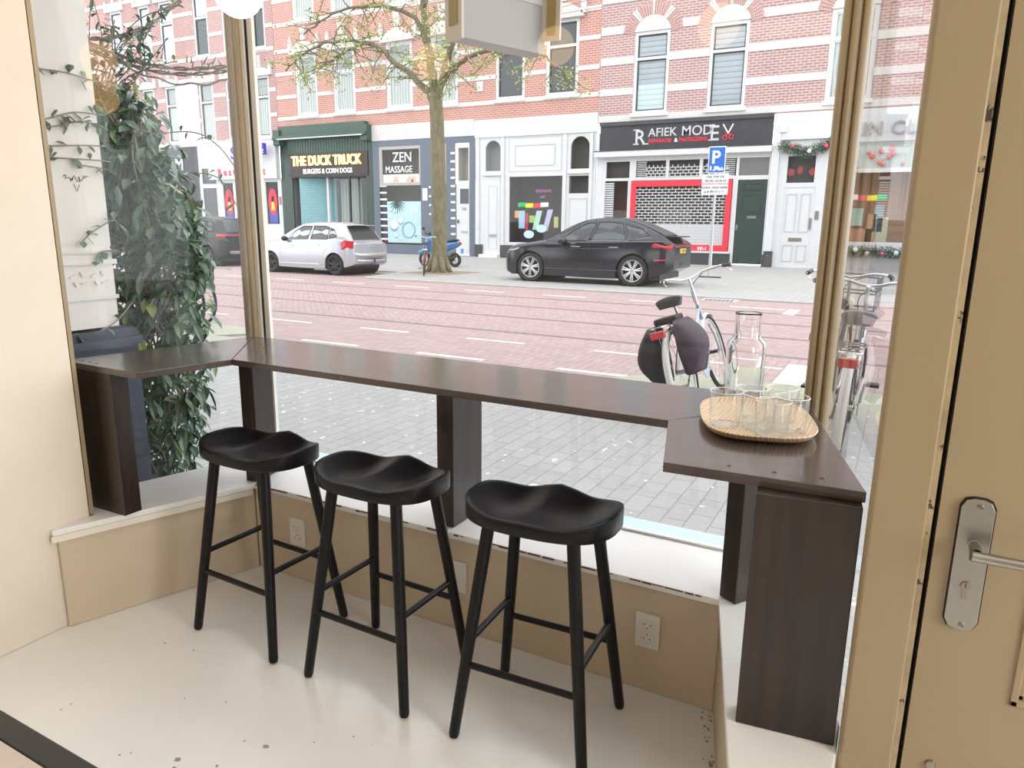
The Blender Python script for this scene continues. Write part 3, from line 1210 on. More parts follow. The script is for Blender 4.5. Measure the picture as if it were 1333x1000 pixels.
bands(bA, [(5.45, 5.66), (6.68, 6.86), (7.88, 8.06), (9.82, 10.0), (10.9, 11.08), (12.1, 12.28), (13.3, 13.48)], -46, -28.96, hA, bandm)
for cc, zt_ in ((c1, 8.68), (c2, 13.0)):
    for a, b in cc:
        m_ = (a + b) / 2
        r_ = (b - a) / 2 + .12
        mb = MB()
        pts = [(m_ + r_ * math.cos(w) * 1.0, zt_ + .06 + .34 * math.sin(w)) for w in [PI * k / 10 for k in range(11)]]
        mb.slab(pts, FY - .10, FY)
        mb.box(m_ - r_ - .04, m_ + r_ + .04, FY - .13, FY, zt_, zt_ + .07)
        pbuild(mb, 'window_hood', bandm, bA)
        for q_ in (m_ - r_ - .08, m_ + r_ + .08):
            pbuild(MB().slab([(q_ - .09, zt_ + .0), (q_ + .09, zt_ + .0), (q_ + .09, zt_ + .35), (q_, zt_ + .62), (q_ - .09, zt_ + .35)], FY - .12, FY), 'hood_finial', bandm, bA)
        pbuild(MB().box(m_ - .07, m_ + .07, FY - .12, FY, zt_ + .42, zt_ + .95), 'hood_keystone', bandm, bA)
P('painted_panel', whitep, bA, -36.5, -34.76, 5.66, 8.95, FY - .04)
P('roof_cornice', bandm, bA, -46, -28.95, 14.6, 14.9, FY - .4, FY + .4)

# -------- B : orange-red brick house, middle
bB = thing('row_house', 'orange red brick house with carved stone hoods, above the dark green burger shop', 'building', OFF)
Bm = brick('orange red brick', (.50, .215, .165), (.41, .175, .14), (.62, .52, .47), .26, .088, .015)
c1 = [(-27.58, -26.2), (-25.15, -23.82), (-21.95, -20.48), (-19.5, -18.05), (-16.14, -14.74), (-13.76, -12.33)]
hB = [(a, b, 6.6, 9.45) for a, b in c1] + [(a, b, 11.0, 13.8) for a, b in c1]
mb = MB()
hole_wall(mb, -28.93, -11.40, 5.82, 14.6, hB)
pbuild(mb, 'wall', Bm, bB)
for i, (a, b) in enumerate(c1):
    dk = i > 3
    window(bB, a, b, 6.6, 9.45, 8.45, sm=(sash if dk else wsash), top=(dglass if dk else cur), bot=(dglass if dk else cur2), fw_=.13)
    window(bB, a, b, 11.0, 13.8, 12.8, sm=(sash if dk else wsash), top=cur, bot=(dglass if dk else cur2), fw_=.13)
bands(bB, [(6.43, 6.60), (7.45, 7.62), (8.55, 8.72), (9.60, 9.78), (10.80, 10.98), (11.9, 12.07), (13.0, 13.17)], -28.92, -11.41, hB, bandm)
carved = mottled('weathered carved stone', (.62, .60, .54), .3, 14, .8)
for a, b in c1:
    m_ = (a + b) / 2
    w_ = (b - a) / 2 + .16
    for zt_ in (9.45,):
        mb = MB()
        mb.slab([(m_ - w_, zt_), (m_ + w_, zt_), (m_ + w_, zt_ + .18), (m_ + w_ * .8, zt_ + .3), (m_ + w_ * .4, zt_ + .5), (m_, zt_ + .56), (m_ - w_ * .4, zt_ + .5), (m_ - w_ * .8, zt_ + .3), (m_ - w_, zt_ + .18)], FY - .14, FY)
        mb.box(m_ - w_ - .06, m_ + w_ + .06, FY - .18, FY, zt_ - .02, zt_ + .07)
        pbuild(mb, 'window_hood', carved, bB)
        for s in (-1, 1):
            q_ = m_ + s * (w_ + .04)
            mb = MB()
            mb.slab([(q_ - .1, zt_ + .1), (q_ + .1, zt_ + .1), (q_ + .1, zt_ + .5), (q_, zt_ + .85), (q_ - .1, zt_ + .5)], FY - .14, FY)
            pbuild(mb, 'hood_finial', bandm, bB)
        mb = MB()
        mb.slab([(m_ - .12, zt_ + .6), (m_ + .12, zt_ + .6), (m_ + .16, zt_ + 1.0), (m_ + .2, zt_ + 1.2), (m_ - .2, zt_ + 1.2), (m_ - .16, zt_ + 1.0)], FY - .16, FY)
        mb.ball((m_, FY - .12, zt_ + 1.0), .15, 8, 6)
        pbuild(mb, 'hood_ornament', bandm, bB)
P('roof_cornice', bandm, bB, -28.93, -11.40, 14.6, 14.9, FY - .4, FY + .4)
P('house_sign', bandm, bB, -17.05, -16.75, 7.0, 7.4, FY - .05)

# -------- C : pink brown brick house at the right
bC = thing('row_house', 'pink brown brick house with round brick arches over white windows, at the right', 'building', OFF)
Cm = brick('pink brown brick', (.42, .235, .215), (.34, .185, .175), (.66, .60, .58), .27, .092, .017)
vous = brick('arch brick', (.48, .27, .235), (.42, .225, .20), (.60, .53, .50), .065, .5)
c1 = [(-10.0, -8.62), (-7.12, -5.74), (-3.06, -1.60)]
hC = [(a, b, 5.68, 8.62) for a, b in c1] + [(a, b, 10.4, 13.3) for a, b in c1]
mb = MB()
hole_wall(mb, -11.39, 4.0, 5.4, 14.6, hC)
pbuild(mb, 'wall', Cm, bC)
for i, (a, b) in enumerate(c1):
    window(bC, a, b, 5.68, 8.62, 7.66, top=blind if i < 2 else cur2, bot=(blind, blind, cur2)[i], sm=sash if i < 2 else wsash, fw_=.12)
    window(bC, a, b, 10.4, 13.3, 12.3, top=blind, bot=dglass, fw_=.12)
# the lower half of the left window shows its blind drawn paler
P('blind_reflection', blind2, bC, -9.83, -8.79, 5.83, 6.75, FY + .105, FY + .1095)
for a, b in c1:
    m_ = (a + b) / 2
    r_ = (b - a) / 2 + .02
    zc = 8.62
    rise = .55
    Rr = (r_ * r_ + rise * rise) / (2 * rise)
    cz_ = zc + rise - Rr
    an = math.degrees(math.asin((zc - cz_) / Rr))
    mb = MB()
    mb.slab(arc(m_, cz_, Rr, an, 180 - an, 16), FY - .03, FY)
    pbuild(mb, 'arch_panel', whitep, bC)
    n = 27
    mbs = {0: MB(), 1: MB()}
    ro = Rr + .46
    for k in range(n):
        w0 = an - 6 + (192 - 2 * an) * k / n
        w1_ = an - 6 + (192 - 2 * an) * (k + .86) / n
        key = 1 if k in (6, 7, 13, 19, 20) else 0
        ex = .12 if k == 13 else 0
        pts = [(m_ + q_ * math.cos(R(w)), cz_ + q_ * math.sin(R(w))) for q_, w in ((Rr, w0), (ro + ex, w0), (ro + ex, w1_), (Rr, w1_))]
        mbs[key].slab(pts[::-1], FY - (.05 if key else .028), FY)
    pbuild(mbs[0], 'arch_bricks', vous, bC)
    pbuild(mbs[1], 'keystones', bandm, bC)
bands(bC, [(5.42, 5.66), (6.40, 6.66), (7.52, 7.79)], -11.38, 4.0, hC, bandm)
bands(bC, [(8.62, 8.90)], -11.38, 4.0, [(a - .40, b + .40, 8, 9.3) for a, b in c1], bandm)
bands(bC, [(9.75, 10.0), (11, 11.25), (12.3, 12.55)], -11.38, 4.0, hC, bandm)
P('roof_cornice', bandm, bC, -11.40, 4.0, 14.6, 14.9, FY - .4, FY + .4)

# ---------------------------------------------------------------- shopfronts
niche = mat('dim shop interior', (.10, .095, .09), .9)
sgl = glass('shop pane', (.9, .94, .94), haze=.012)
WHITE = mat('sign white', (.85, .85, .85), .5)
REDP = mat('sign red', (.72, .03, .06), .5)


def opening(parent, x0, x1, z0, z1, depth=1.0, m=None, glass_=True, back=None):
    m = m or niche
    mb = MB()
    y0, y1 = FY + .05, FY + .05 + depth
    mb.box(x0, x1, y1, y1 + .05, z0, z1)
    mb.box(x0 - .05, x0, y0, y1, z0, z1)
    mb.box(x1, x1 + .05, y0, y1, z0, z1)
    mb.box(x0, x1, y0, y1, z0 - .05, z0)
    mb.box(x0, x1, y0, y1, z1, z1 + .05)
    pbuild(mb, 'interior', m, parent)
    if glass_:
        pbuild(MB().quad((x0, FY + .04, z0), (x1, FY + .04, z0), (x1, FY + .04, z1), (x0, FY + .04, z1)), 'glass_pane', sgl, parent)


def T(s, size, name, m, parent, x, z, y=FY - .05, **k):
    return text_mesh(s, size, name, m, parent, (x - OFF[0], y - OFF[1], z - OFF[2]), **k)


def frame_of(parent, name, m, x0, x1, z0, z1, holes, yf=FY - .03, yb=FY + .06):
    mb = MB()
    hole_wall(mb, x0, x1, z0, z1, holes, yf, yb)
    return pbuild(mb, name, m, parent)


# 1 dark stone shop, far left
s = thing('shopfront', 'dark stone shopfront half hidden by the climbing plant, with white letters AM', 'shopfront', OFF)
dst = mottled('black stone cladding', (.055, .06, .065), .3, 8, .3)
frame_of(s, 'cladding', dst, -46, -35.2, -.03, 5.45, [(-38.4, -36.0, .4, 3.6), (-42.4, -39.2, .4, 3.6)])
opening(s, -38.4, -36.0, .4, 3.6)
opening(s, -42.4, -39.2, .4, 3.6)
T('AM', .95, 'sign_letters', WHITE, s, -37.75, 4.2, depth=.02)
P('display_poster', mat('orange lit poster', (.7, .35, .16), .6), s, -37.5, -36.6, 1.9, 3.3, FY + .06, FY + .08)  # flat orange panel painted as the glow inside the dark window
# 2 white bay with a dark door
s = thing('entrance_bay', 'narrow white house entrance with a dark door and dark window above, left of the restaurant', 'entrance', OFF)
frame_of(s, 'surround', whitep, -35.18, -33.56, -.03, 5.42, [(-34.95, -33.85, .05, 3.2), (-34.95, -33.85, 3.42, 4.25)])
gd = mat('dark grey door', (.10, .105, .11), .5)
P('door', gd, s, -34.95, -33.85, .05, 3.2, FY + .0, FY + .05)
P('fanlight', dglass, s, -34.95, -33.85, 3.42, 4.25, FY + .02, FY + .05)
# 3 restaurant with the white sign
s = thing('shopfront', 'white restaurant shopfront with a big white sign and red letters, left of the green shop', 'shopfront', OFF)
wins = [(-33.35, -32.55, 1.3, 3.45), (-32.35, -31.0, 1.3, 3.45), (-30.85, -30.2, 1.3, 3.45), (-30.1, -29.2, 1.3, 3.45)]
frame_of(s, 'shop_frame', whitep, -33.54, -28.95, -.03, 3.62, wins)
for a, b, c_, d_ in wins:
    opening(s, a, b, c_, d_)
sg = P('sign_board', whitep, s, -34.1, -28.97, 3.62, 5.42, FY - .28, FY - .01)
T('Restaurant', .52, 'sign_letters', REDP, s, -33.35, 3.82, FY - .30, depth=.01, spacing=1.55, off=.01)
bl = mat('sign blue', (.06, .05, .5), .5)
T('S', .85, 'sign_letters', bl, s, -32.25, 4.66, FY - .30, depth=.01, off=.02)
T('I', .75, 'sign_letters', bl, s, -32.08, 4.05, FY - .30, depth=.01, off=.04)
pj = MB().box(-30.2, -29.15, FY - .9, FY - .7, 4.75, 5.3)
pj = pbuild(pj, 'projecting_sign', bl, s)
pbuild(MB().box(-30.2, -30.0, FY - .92, FY - .9, 4.75, 5.3), 'red_end', REDP, pj)
pbuild(MB().box(-30.0, -29.15, FY - .92, FY - .9, 4.93, 4.99), 'white_stripe', WHITE, pj)
pbuild(MB().box(-30.0, -29.15, FY - .92, FY - .9, 4.83, 4.86), 'white_stripe', WHITE, pj)
pbuild(MB().box(-29.7, -29.6, FY - .7, FY - .28, 5.0, 5.05), 'bracket', gd, pj)
for cx_ in (-32.95, -29.65):
    po = P('window_poster', mat('poster blue', (.07, .09, .35), .5), s, cx_ - .3, cx_ + .3, 1.35, 2.0, FY + .005, FY + .035)
    mb = MB().slab([(cx_ + .32 * math.cos(2 * PI * k / 20), 2.45 + .68 * math.sin(2 * PI * k / 20)) for k in range(20)], FY + .0, FY + .03)
    e = pbuild(mb, 'red_oval_poster', REDP, s)
    pbuild(MB().slab([(cx_ - .12, 2.0), (cx_ + .14, 2.0), (cx_ + .1, 2.35), (cx_ - .02, 2.5), (cx_ - .1, 2.4)], FY - .01, FY), 'yellow_motif', mat('poster yellow', (.8, .55, .05), .5), e)
    pbuild(MB().slab([(cx_ - .1, 2.45), (cx_ + .05, 2.45), (cx_ + .12, 2.7), (cx_ - .05, 2.75)], FY - .01, FY), 'black_motif', dark, e)
P('intercom', mat('brown intercom', (.3, .18, .15), .5), s, -29.12, -29.0, 2.3, 2.7, FY - .07, FY - .03)
# 4 dark green burger shop
s = thing('shopfront', 'dark green burger shopfront with lit yellow bulb letters', 'shopfront', OFF)
green = mottled('dark green paint', (.022, .052, .040), .25, 6, .35)
green2 = mat('lighter green paint', (.030, .075, .055), .4)
frame_of(s, 'shop_frame', green, -28.9, -22.9, -.03, 5.45, [(-28.15, -23.3, .1, 3.62)])
cn = MB()
cn.slab([(-28.95, 5.45), (-22.9, 5.45), (-22.9, 5.62), (-28.95, 5.62)], FY - .5, FY)
cn.slab([(-28.75, 5.62), (-23.1, 5.62), (-23.1, 6.12), (-28.75, 6.12)], FY - .28, FY)
cn.box(-28.98, -28.55, FY - .4, FY, 5.2, 5.95)
cn.box(-23.3, -22.88, FY - .4, FY, 5.2, 5.95)
pbuild(cn, 'cornice', green2, s, bevel=.03)
P('cornice_edge', whitep, s, -28.6, -23.1, 5.45, 5.50, FY - .52, FY - .5)
slat = MB()
for k in range(30):
    slat.box(-28.3 + k * .172, -28.15 + k * .172, FY - .05, FY - .03, 4.8, 5.4)
pbuild(slat, 'boarded_fascia', green2, s)
P('sign_board', mat('dark brown sign', (.035, .025, .02), .5), s, -28.2, -23.15, 3.66, 4.78, FY - .08, FY - .03)
bulb = mat('warm sign bulbs', (1, .75, .3), .4, emit=(1, .62, .18), es=1.3)
T('THE DUCK TRUCK', .66, 'lit_letters', bulb, s, -28.02, 4.20, FY - .13, depth=.04, sx=.805, off=.008)
bl_ = MB()
T('BURGERS & CORN DOGS', .33, 'white_letters', WHITE, s, -27.3, 3.80, FY - .10, depth=.02, off=.008, sx=.86)
turq = mat('turquoise tiles', (.22, .42, .45), .35)
t = NT(turq)
b_ = t.n('ShaderNodeTexBrick')
b_.inputs['Scale'].default_value = 1
b_.inputs['Brick Width'].default_value = .3
b_.inputs['Row Height'].default_value = .12
b_.inputs['Mortar Size'].default_value = .006
b_.inputs['Color1'].default_value = (.20, .40, .43, 1)
b_.inputs['Color2'].default_value = (.24, .44, .46, 1)
b_.inputs['Mortar'].default_value = (.12, .25, .27, 1)
sp_ = t.n('ShaderNodeSeparateXYZ')
t.l(t.coords(), sp_.inputs[0])
cb_ = t.n('ShaderNodeCombineXYZ')
t.l(t.m('ADD', sp_.outputs[0], sp_.outputs[1]), cb_.inputs[0])
t.l(sp_.outputs[2], cb_.inputs[1])
t.l(cb_.outputs[0], b_.inputs['Vector'])
t.col(b_.outputs[0])
opening(s, -28.15, -23.3, .1, 3.62, 1.6, mat('grey shop interior', (.16, .15, .145), .8), glass_=False)
pbuild(MB().prism([(-27.75, FY + .06), (-27.70, FY + .06), (-26.05, FY + .9), (-26.05, FY + 1.0), (-27.75, FY + 1.0)], .1, 3.6), 'turquoise_wall', turq, s)
P('porch_post', whitep, s, -26.15, -26.02, .1, 3.62, FY + .3, FY + .4)
P('porch_post', green, s, -24.55, -24.45, .1, 3.62, FY + .1, FY + .2)
pbuild(MB().box(-26.0, -23.3, FY + .5, FY + .505, .1, 3.6), 'glass_pane', sgl, s)
mb = MB()
for k in range(12):
    x_ = -25.75 + k * .11
    mb.tube([(x_, FY + 1.0 + .04 * (k % 2), .15), (x_, FY + 1.0 + .04 * (k % 2), 3.55)], .06, 6)
pbuild(mb, 'curtain', mat('pale curtain', (.48, .47, .45), .8), s)
P('low_panel', stone, s, -24.6, -23.3, .1, 1.0, FY + .15, FY + .3)
# 5 massage shop
s = thing('shopfront', 'blue grey terrazzo massage shopfront behind the tree, with white lettering in its window', 'shopfront', OFF)
terr = mottled('blue grey terrazzo', (.115, .145, .19), .25, 30, .5)
umb = mat('taupe frame', (.40, .36, .35), .5)
P('stone_lintel', mottled('grey stone lintel', (.62, .60, .59), .1, 3, .7), s, -22.88, -17.2, 5.2, 5.9, FY - .05)
frame_of(s, 'cladding', terr, -22.88, -17.18, -.03, 5.2, [(-22.5, -20.1, .42, 4.92), (-19.5, -18.68, .42, 4.92), (-18.2, -17.45, .0, 4.92)])
opening(s, -22.5, -20.1, .42, 4.92, .8)
opening(s, -19.5, -18.68, .42, 4.92, .8)
frame_of(s, 'upper_frame', umb, -22.5, -20.1, 3.15, 4.92, [(-22.32, -20.18, 3.28, 4.78)], FY - .02, FY + .04)
frame_of(s, 'upper_frame', umb, -19.5, -18.68, 3.15, 4.92, [(-19.4, -18.78, 3.28, 4.78)], FY - .02, FY + .04)
T('ZEN', .62, 'white_letters', WHITE, s, -21.72, 4.22, FY + .0, depth=.005, off=.004, sx=.95)
T('MASSAGE', .42, 'white_letters', WHITE, s, -22.15, 3.74, FY + .0, depth=.005, off=.004, sx=.88)
tk = MB()
ph = P('photo_strip', mat('pale green photo', (.60, .68, .60), .5), s, -22.3, -20.2, 3.28, 3.66, FY + .0, FY + .02)
skinm = mat('photo skin tone', (.70, .42, .30), .6)
for q_, w_ in ((-21.55, .18), (-20.75, .22), (-20.5, .15)):
    pbuild(MB().slab([(q_ - w_, 3.3), (q_ + w_, 3.3), (q_ + w_ * .7, 3.48), (q_, 3.6), (q_ - w_ * .6, 3.45)], FY - .004, FY), 'photo_figure', skinm, ph)
lb = mottled('pale blue window film', (.42, .62, .68), .1, 2, .3)
film = P('window_film', lb, s, -22.1, -20.12, .5, 2.42, FY + .005, FY + .03)
P('window_film', lb, s, -19.48, -18.7, .5, 2.42, FY + .005, FY + .03)
grayd = mat('film motif grey', (.18, .30, .36), .5)
for q_, z_, r_ in ((-21.7, 1.35, .24), (-21.3, 1.55, .15), (-21.65, 2.0, .10), (-21.95, 1.7, .07), (-21.9, 2.05, .08), (-21.6, .85, .10), (-21.35, .7, .07)):
    pbuild(MB().slab([(q_ + r_ * math.cos(2 * PI * k / 16), z_ + r_ * math.sin(2 * PI * k / 16) - r_ * .4) for k in range(16)], FY - .004, FY + .0), 'droplet', grayd, film)
    pbuild(MB().slab([(q_ + r_ * .95 * math.cos(2 * PI * k / 16), z_ + r_ * .95 * math.sin(2 * PI * k / 16)) for k in range(16)], FY - .008, FY - .004), 'droplet_face', mat('film motif pale', (.62, .78, .82), .4), film)
pbuild(MB().torus((-20.85, FY, 1.1), .36, .025, 'Y', 28, 6), 'ring_motif', grayd, film)
mb = MB()
for k in range(9):
    w = R(200 + k * 18)
    c_ = (-21.5, 2.45)
    e = (c_[0] + .55 * math.cos(w), c_[1] + .55 * math.sin(w) * 1.1)
    nx, nz = -math.sin(w) * .03, math.cos(w) * .03
    mb.slab([(c_[0], c_[1]), (c_[0] + (e[0] - c_[0]) * .5 + nx, c_[1] + (e[1] - c_[1]) * .5 + nz), e, (c_[0] + (e[0] - c_[0]) * .5 - nx, c_[1] + (e[1] - c_[1]) * .5 - nz)], FY - .01, FY - .003)
pbuild(mb, 'palm_leaf_motif', mat('dark leaf', (.03, .07, .05), .6), film)
T('Ze', .42, 'white_letters', WHITE, s, -20.75, 1.95, FY - .0, depth=.003)
for k in range(9):
    P('white_bar', WHITE, s, -22.5, -22.12, .62 + k * .31, .70 + k * .31, FY - .01, FY + .035)
for k in range(12):
    P('white_bar', WHITE, s, -18.42, -18.2, .55 + k * .355, .64 + k * .355, FY - .06, FY - .03)
P('notice', WHITE, s, -19.98, -19.72, 2.45, 3.0, FY - .06, FY - .03)
for z_ in (1.8, 2.2, 2.6, 3.0):
    P('white_bar', WHITE, s, -19.62, -19.53, z_, z_ + .09, FY - .06, FY - .03)
dr_ = P('door', whitep, s, -18.15, -17.45, .05, 3.15, FY + .0, FY + .05)
frame_of(s, 'door_frame', stone, -18.2, -17.45, 3.15, 4.9, [(-18.05, -17.5, 3.3, 4.72)], FY - .01, FY + .05)
opening(s, -18.05, -17.5, 3.3, 4.72, .5, mat('drawn beige blind', (.45, .42, .36), .8))
P('door_glass', dglass, dr_, -17.95, -17.5, 2.3, 2.95, FY - .01, FY)
T('232', .16, 'house_number', dark, dr_, -17.85, 2.02, FY - .01, depth=.002)
P('letter_slot', steel, dr_, -17.9, -17.55, 1.0, 1.1, FY - .01, FY)
P('door_knob', gd, dr_, -18.1, -18.02, 1.45, 1.6, FY - .05, FY)
# 6 white shop
s = thing('shopfront', 'white panelled shopfront with arched side windows and colourful garlands in the middle window', 'shopfront', OFF)
wh = [(-15.42, -12.9, .65, 3.42)]
arch = [(-16.62, -15.86), (-12.55, -11.72)]
frame_of(s, 'shop_frame', whitep, -17.12, -11.42, -.03, 5.80, wh + [(-12.6, -11.7, 2.70, 3.40)] + [(a, b, 3.68, 4.95) for a, b in arch])
P('fascia', mottled('pale blue white fascia', (.60, .66, .69), .04, 2, .5), s, -17.14, -11.40, 5.08, 5.82, FY - .09, FY - .03)
opening(s, -15.42, -12.9, .65, 3.42, .9, mat('dark shop interior', (.055, .05, .06), .9))
opening(s, -12.6, -11.7, 2.70, 3.40, .4)
for a, b in arch:
    opening(s, a, b, 3.68, 4.95, .4, None if a > -14 else mat('grey drapes', (.30, .32, .34), .8))
    m_ = (a + b) / 2
    r_ = (b - a) / 2
    mb = MB()
    for sgn in (-1, 1):
        pts = [(m_ + sgn * r_ * math.cos(R(w)), 4.95 - r_ + r_ * math.sin(R(w))) for w in range(0, 91, 10)] + [(m_ + sgn * r_, 4.96)]
        mb.slab(pts, FY - .02, FY + .04)
    pbuild(mb, 'arch_spandrel', whitep, s)
    P('transom_ledge', whitep, s, a - .08, b + .08, 3.48, 3.60, FY - .12, FY - .03, bevel=.01)
for q_ in (-16.98, -15.72, -12.78, -11.62):
    P('pilaster', whitep, s, q_ - .07, q_ + .07, .5, 5.05, FY - .10, FY - .03, bevel=.01)
dk_b = mottled('black plinth paint', (.05, .055, .06), .3, 6, .6)
for a, b in ((-17.12, -16.75), (-15.80, -12.9), (-12.85, -11.42)):
    P('plinth', dk_b, s, a, b, -.03, .52, FY - .12, FY - .03)


def raised(parent, m, x0, x1, z0, z1, y=FY - .05, e=.04):
    mb = MB()
    hole_wall(mb, x0, x1, z0, z1, [(x0 + e, x1 - e, z0 + e, z1 - e)], y, FY - .03)
    return pbuild(mb, 'raised_moulding', m, parent)


shade = mat('moulding paint', (.50, .51, .53), .5)  # white paint greyed so the relief shading of the mouldings shows
raised(s, shade, -15.15, -13.25, 3.85, 4.72)
raised(s, shade, -15.45, -12.95, 3.62, 5.02, FY - .04, .03)
dr_ = P('door', whitep, s, -16.62, -15.86, .05, 3.42, FY - .045, FY - .03)
raised(dr_, shade, -16.45, -16.0, .3, 3.05, FY - .055, .025)
P('letter_slot', steel, dr_, -16.4, -16.02, .85, .98, FY - .06, FY - .045)
P('door_step', stone, s, -16.75, -15.8, -.03, .1, FY - .4, FY - .03)
raised(s, shade, -12.55, -11.75, .75, 2.5, FY - .045, .025)
cl = {'g': (.02, .45, .12), 'y': (.75, .72, .02), 'r': (.72, .05, .08), 'w': (.8, .8, .78)}


def flag_chain(parent, x0, x1, z0, order, y=FY + .03):
    n = len(order)
    for k, ch in enumerate(order):
        a = x0 + (x1 - x0) * k / n
        b = x0 + (x1 - x0) * (k + 1) / n
        zz = z0 + .06 * ((2 * (k + .5) / n - 1) ** 2)
        pbuild(MB().slab([(a, zz), (b, zz + .01), (b, zz + .19), (a, zz + .18)], y, y + .02), 'paper_garland', mat('garland ' + ch, cl[ch], .6), parent)


flag_chain(s, -15.0, -13.55, 2.12, 'gyrw')
T('BARESHA', .17, 'pink_letters', mat('pink letters', (.5, .22, .5), .5), s, -14.15, 2.76, FY + .02, depth=.003, sx=1.05)
T('adi', .2, 'pink_letters', MATS['pink letters'], s, -13.95, 2.52, FY + .02, depth=.003, shear=.3)
for x_, z0_, z1_, w_, tl, c_ in ((-14.85, 1.25, 2.0, .3, .0, (.42, .58, .72)), (-14.1, 1.2, 2.0, .26, .1, (.50, .72, .58)), (-13.6, 1.15, 2.05, .24, .12, (.60, .52, .72)),
                                 (-14.6, .95, 1.9, .13, 0, (.50, .03, .08)), (-13.2, 1.3, 1.75, .2, 0, (.55, .5, .15)), (-15.1, 1.7, 2.0, .2, 0, (.75, .4, .1)), (-14.35, 1.5, 1.8, .25, 0, (.35, .55, .08))):
    pbuild(MB().slab([(x_ - w_ / 2 - tl, z0_), (x_ + w_ / 2 - tl, z0_), (x_ + w_ / 2 + tl, z1_), (x_ - w_ / 2 + tl, z1_)], FY + .1, FY + .12), 'hanging_scarf', mat('scarf %.2f %.2f' % (c_[0], c_[2]), c_, .7), s)
for x_, z_ in ((-14.45, 1.0), (-13.85, 1.25)):
    pbuild(MB().slab([(x_ + .25 * math.cos(2 * PI * k / 16), z_ + .17 * math.sin(2 * PI * k / 16)) for k in range(16)], FY + .02, FY + .035), 'oval_sticker', mat('pale sticker', (.5, .68, .70), .5), s)
# 7 tailor
s = thing('shopfront', 'tailor shopfront with a black name board and red framed roller grille', 'shopfront', OFF)
board = mottled('weathered black board', (.035, .035, .045), .3, 4, .6, stain=(.5, .5, .5), stain_pos=.74, sscale=3)
frame_of(s, 'shop_frame', whitep, -11.38, -4.62, -.03, 4.28, [(-11.0, -10.02, .5, 3.16), (-10.97, -9.98, 3.27, 3.90), (-9.72, -5.84, 3.27, 3.90), (-9.88, -5.92, .5, 3.16), (-5.74, -4.68, .02, 3.12), (-5.74, -4.68, 3.27, 3.90)])
nb = P('name_board', board, s, -11.22, -4.64, 4.32, 5.36, FY - .16, FY - .03)
P('board_moulding', dk_b, nb, -11.24, -4.62, 5.24, 5.38, FY - .22, FY - .16)
P('cornice', whitep, s, -11.42, -4.60, 4.06, 4.30, FY - .30, FY - .03, bevel=.02)
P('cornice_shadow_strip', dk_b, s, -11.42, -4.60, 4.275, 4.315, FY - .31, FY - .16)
silver = mat('silver letters', (.62, .62, .64), .35, .3)
T('R', .78, 'silver_letters', silver, nb, -9.80, 4.50, FY - .17, depth=.008, off=.006, sx=1.0)
T('AFIEK', .44, 'silver_letters', silver, nb, -9.24, 4.78, FY - .17, depth=.008, sx=1.0, off=.003)
T('MOD', .50, 'silver_letters', silver, nb, -7.95, 4.76, FY - .17, depth=.008, sx=1.0, off=.003)
T('E', .76, 'silver_letters', silver, nb, -6.88, 4.54, FY - .17, depth=.008, off=.006, sx=.95)
T('REPARATIE', .20, 'red_letters', REDP, nb, -9.22, 4.55, FY - .17, depth=.006, off=.004, sx=.92)
T('&', .20, 'white_letters', WHITE, nb, -8.20, 4.55, FY - .17, depth=.006, off=.004)
T('MAATKLEDING', .20, 'red_letters', REDP, nb, -8.02, 4.55, FY - .17, depth=.006, off=.004, sx=.78)
# serifs under the big letters
mb = MB()
for a, b, z_ in ((-9.84, -9.60, 4.50), (-9.46, -9.22, 4.50), (-6.92, -6.70, 4.54), (-6.92, -6.70, 5.065), (-9.84, -9.60, 5.03)):
    mb.box(a, b, FY - .178, FY - .16, z_, z_ + .04)
pbuild(mb, 'serifs', silver, nb)
scm = MB()
scm.slab([(-6.02, 5.08), (-6.06, 5.1), (-6.22, 4.78), (-6.18, 4.76)], FY - .18, FY - .16)
scm.slab([(-6.42, 5.08), (-6.38, 5.1), (-6.18, 4.78), (-6.22, 4.76)], FY - .18, FY - .16)
sc_ = pbuild(scm, 'scissors_emblem', WHITE, nb)
mb = MB().torus((-6.31, FY - .17, 4.62), .075, .018, 'Y', 16, 6).torus((-6.08, FY - .17, 4.64), .075, .018, 'Y', 16, 6)
mb.slab([(-6.25, 4.78), (-6.30, 4.66), (-6.27, 4.65), (-6.2, 4.76)], FY - .18, FY - .16)
mb.slab([(-6.15, 4.78), (-6.10, 4.68), (-6.13, 4.66), (-6.2, 4.76)], FY - .18, FY - .16)
pbuild(mb, 'scissors_handles', REDP, sc_)
opening(s, -11.0, -10.02, .5, 3.16, .5, mat('maroon interior', (.10, .04, .04), .9))
opening(s, -10.97, -9.98, 3.27, 3.90, .3)
opening(s, -9.72, -5.84, 3.27, 3.90, .3)
opening(s, -9.88, -5.92, .5, 3.16, .5)
P('fanlight', mat('grey fanlight', (.16, .165, .165), .3, coat=.5), s, -5.74, -4.68, 3.27, 3.90, FY + .0, FY + .05)
for q_ in (-8.45, -7.15):
    P('mullion', whitep, s, q_ - .06, q_ + .06, 3.27, 3.90, FY - .04, FY + .05)
red = mat('red window frame', (.68, .03, .055), .45)
mb = MB()
hole_wall(mb, -9.86, -5.94, .48, 3.14, [(-9.66, -6.14, .72, 2.92)], FY - .10, FY + .02)
pbuild(mb, 'red_frame', red, s)
strokes('white_lettering', WHITE, s, -7.35, -6.5, .53, .12, FY - .102, 9, 4, off=OFF)
alu = mat('aluminium shutter', (.62, .64, .65), .4, .4)


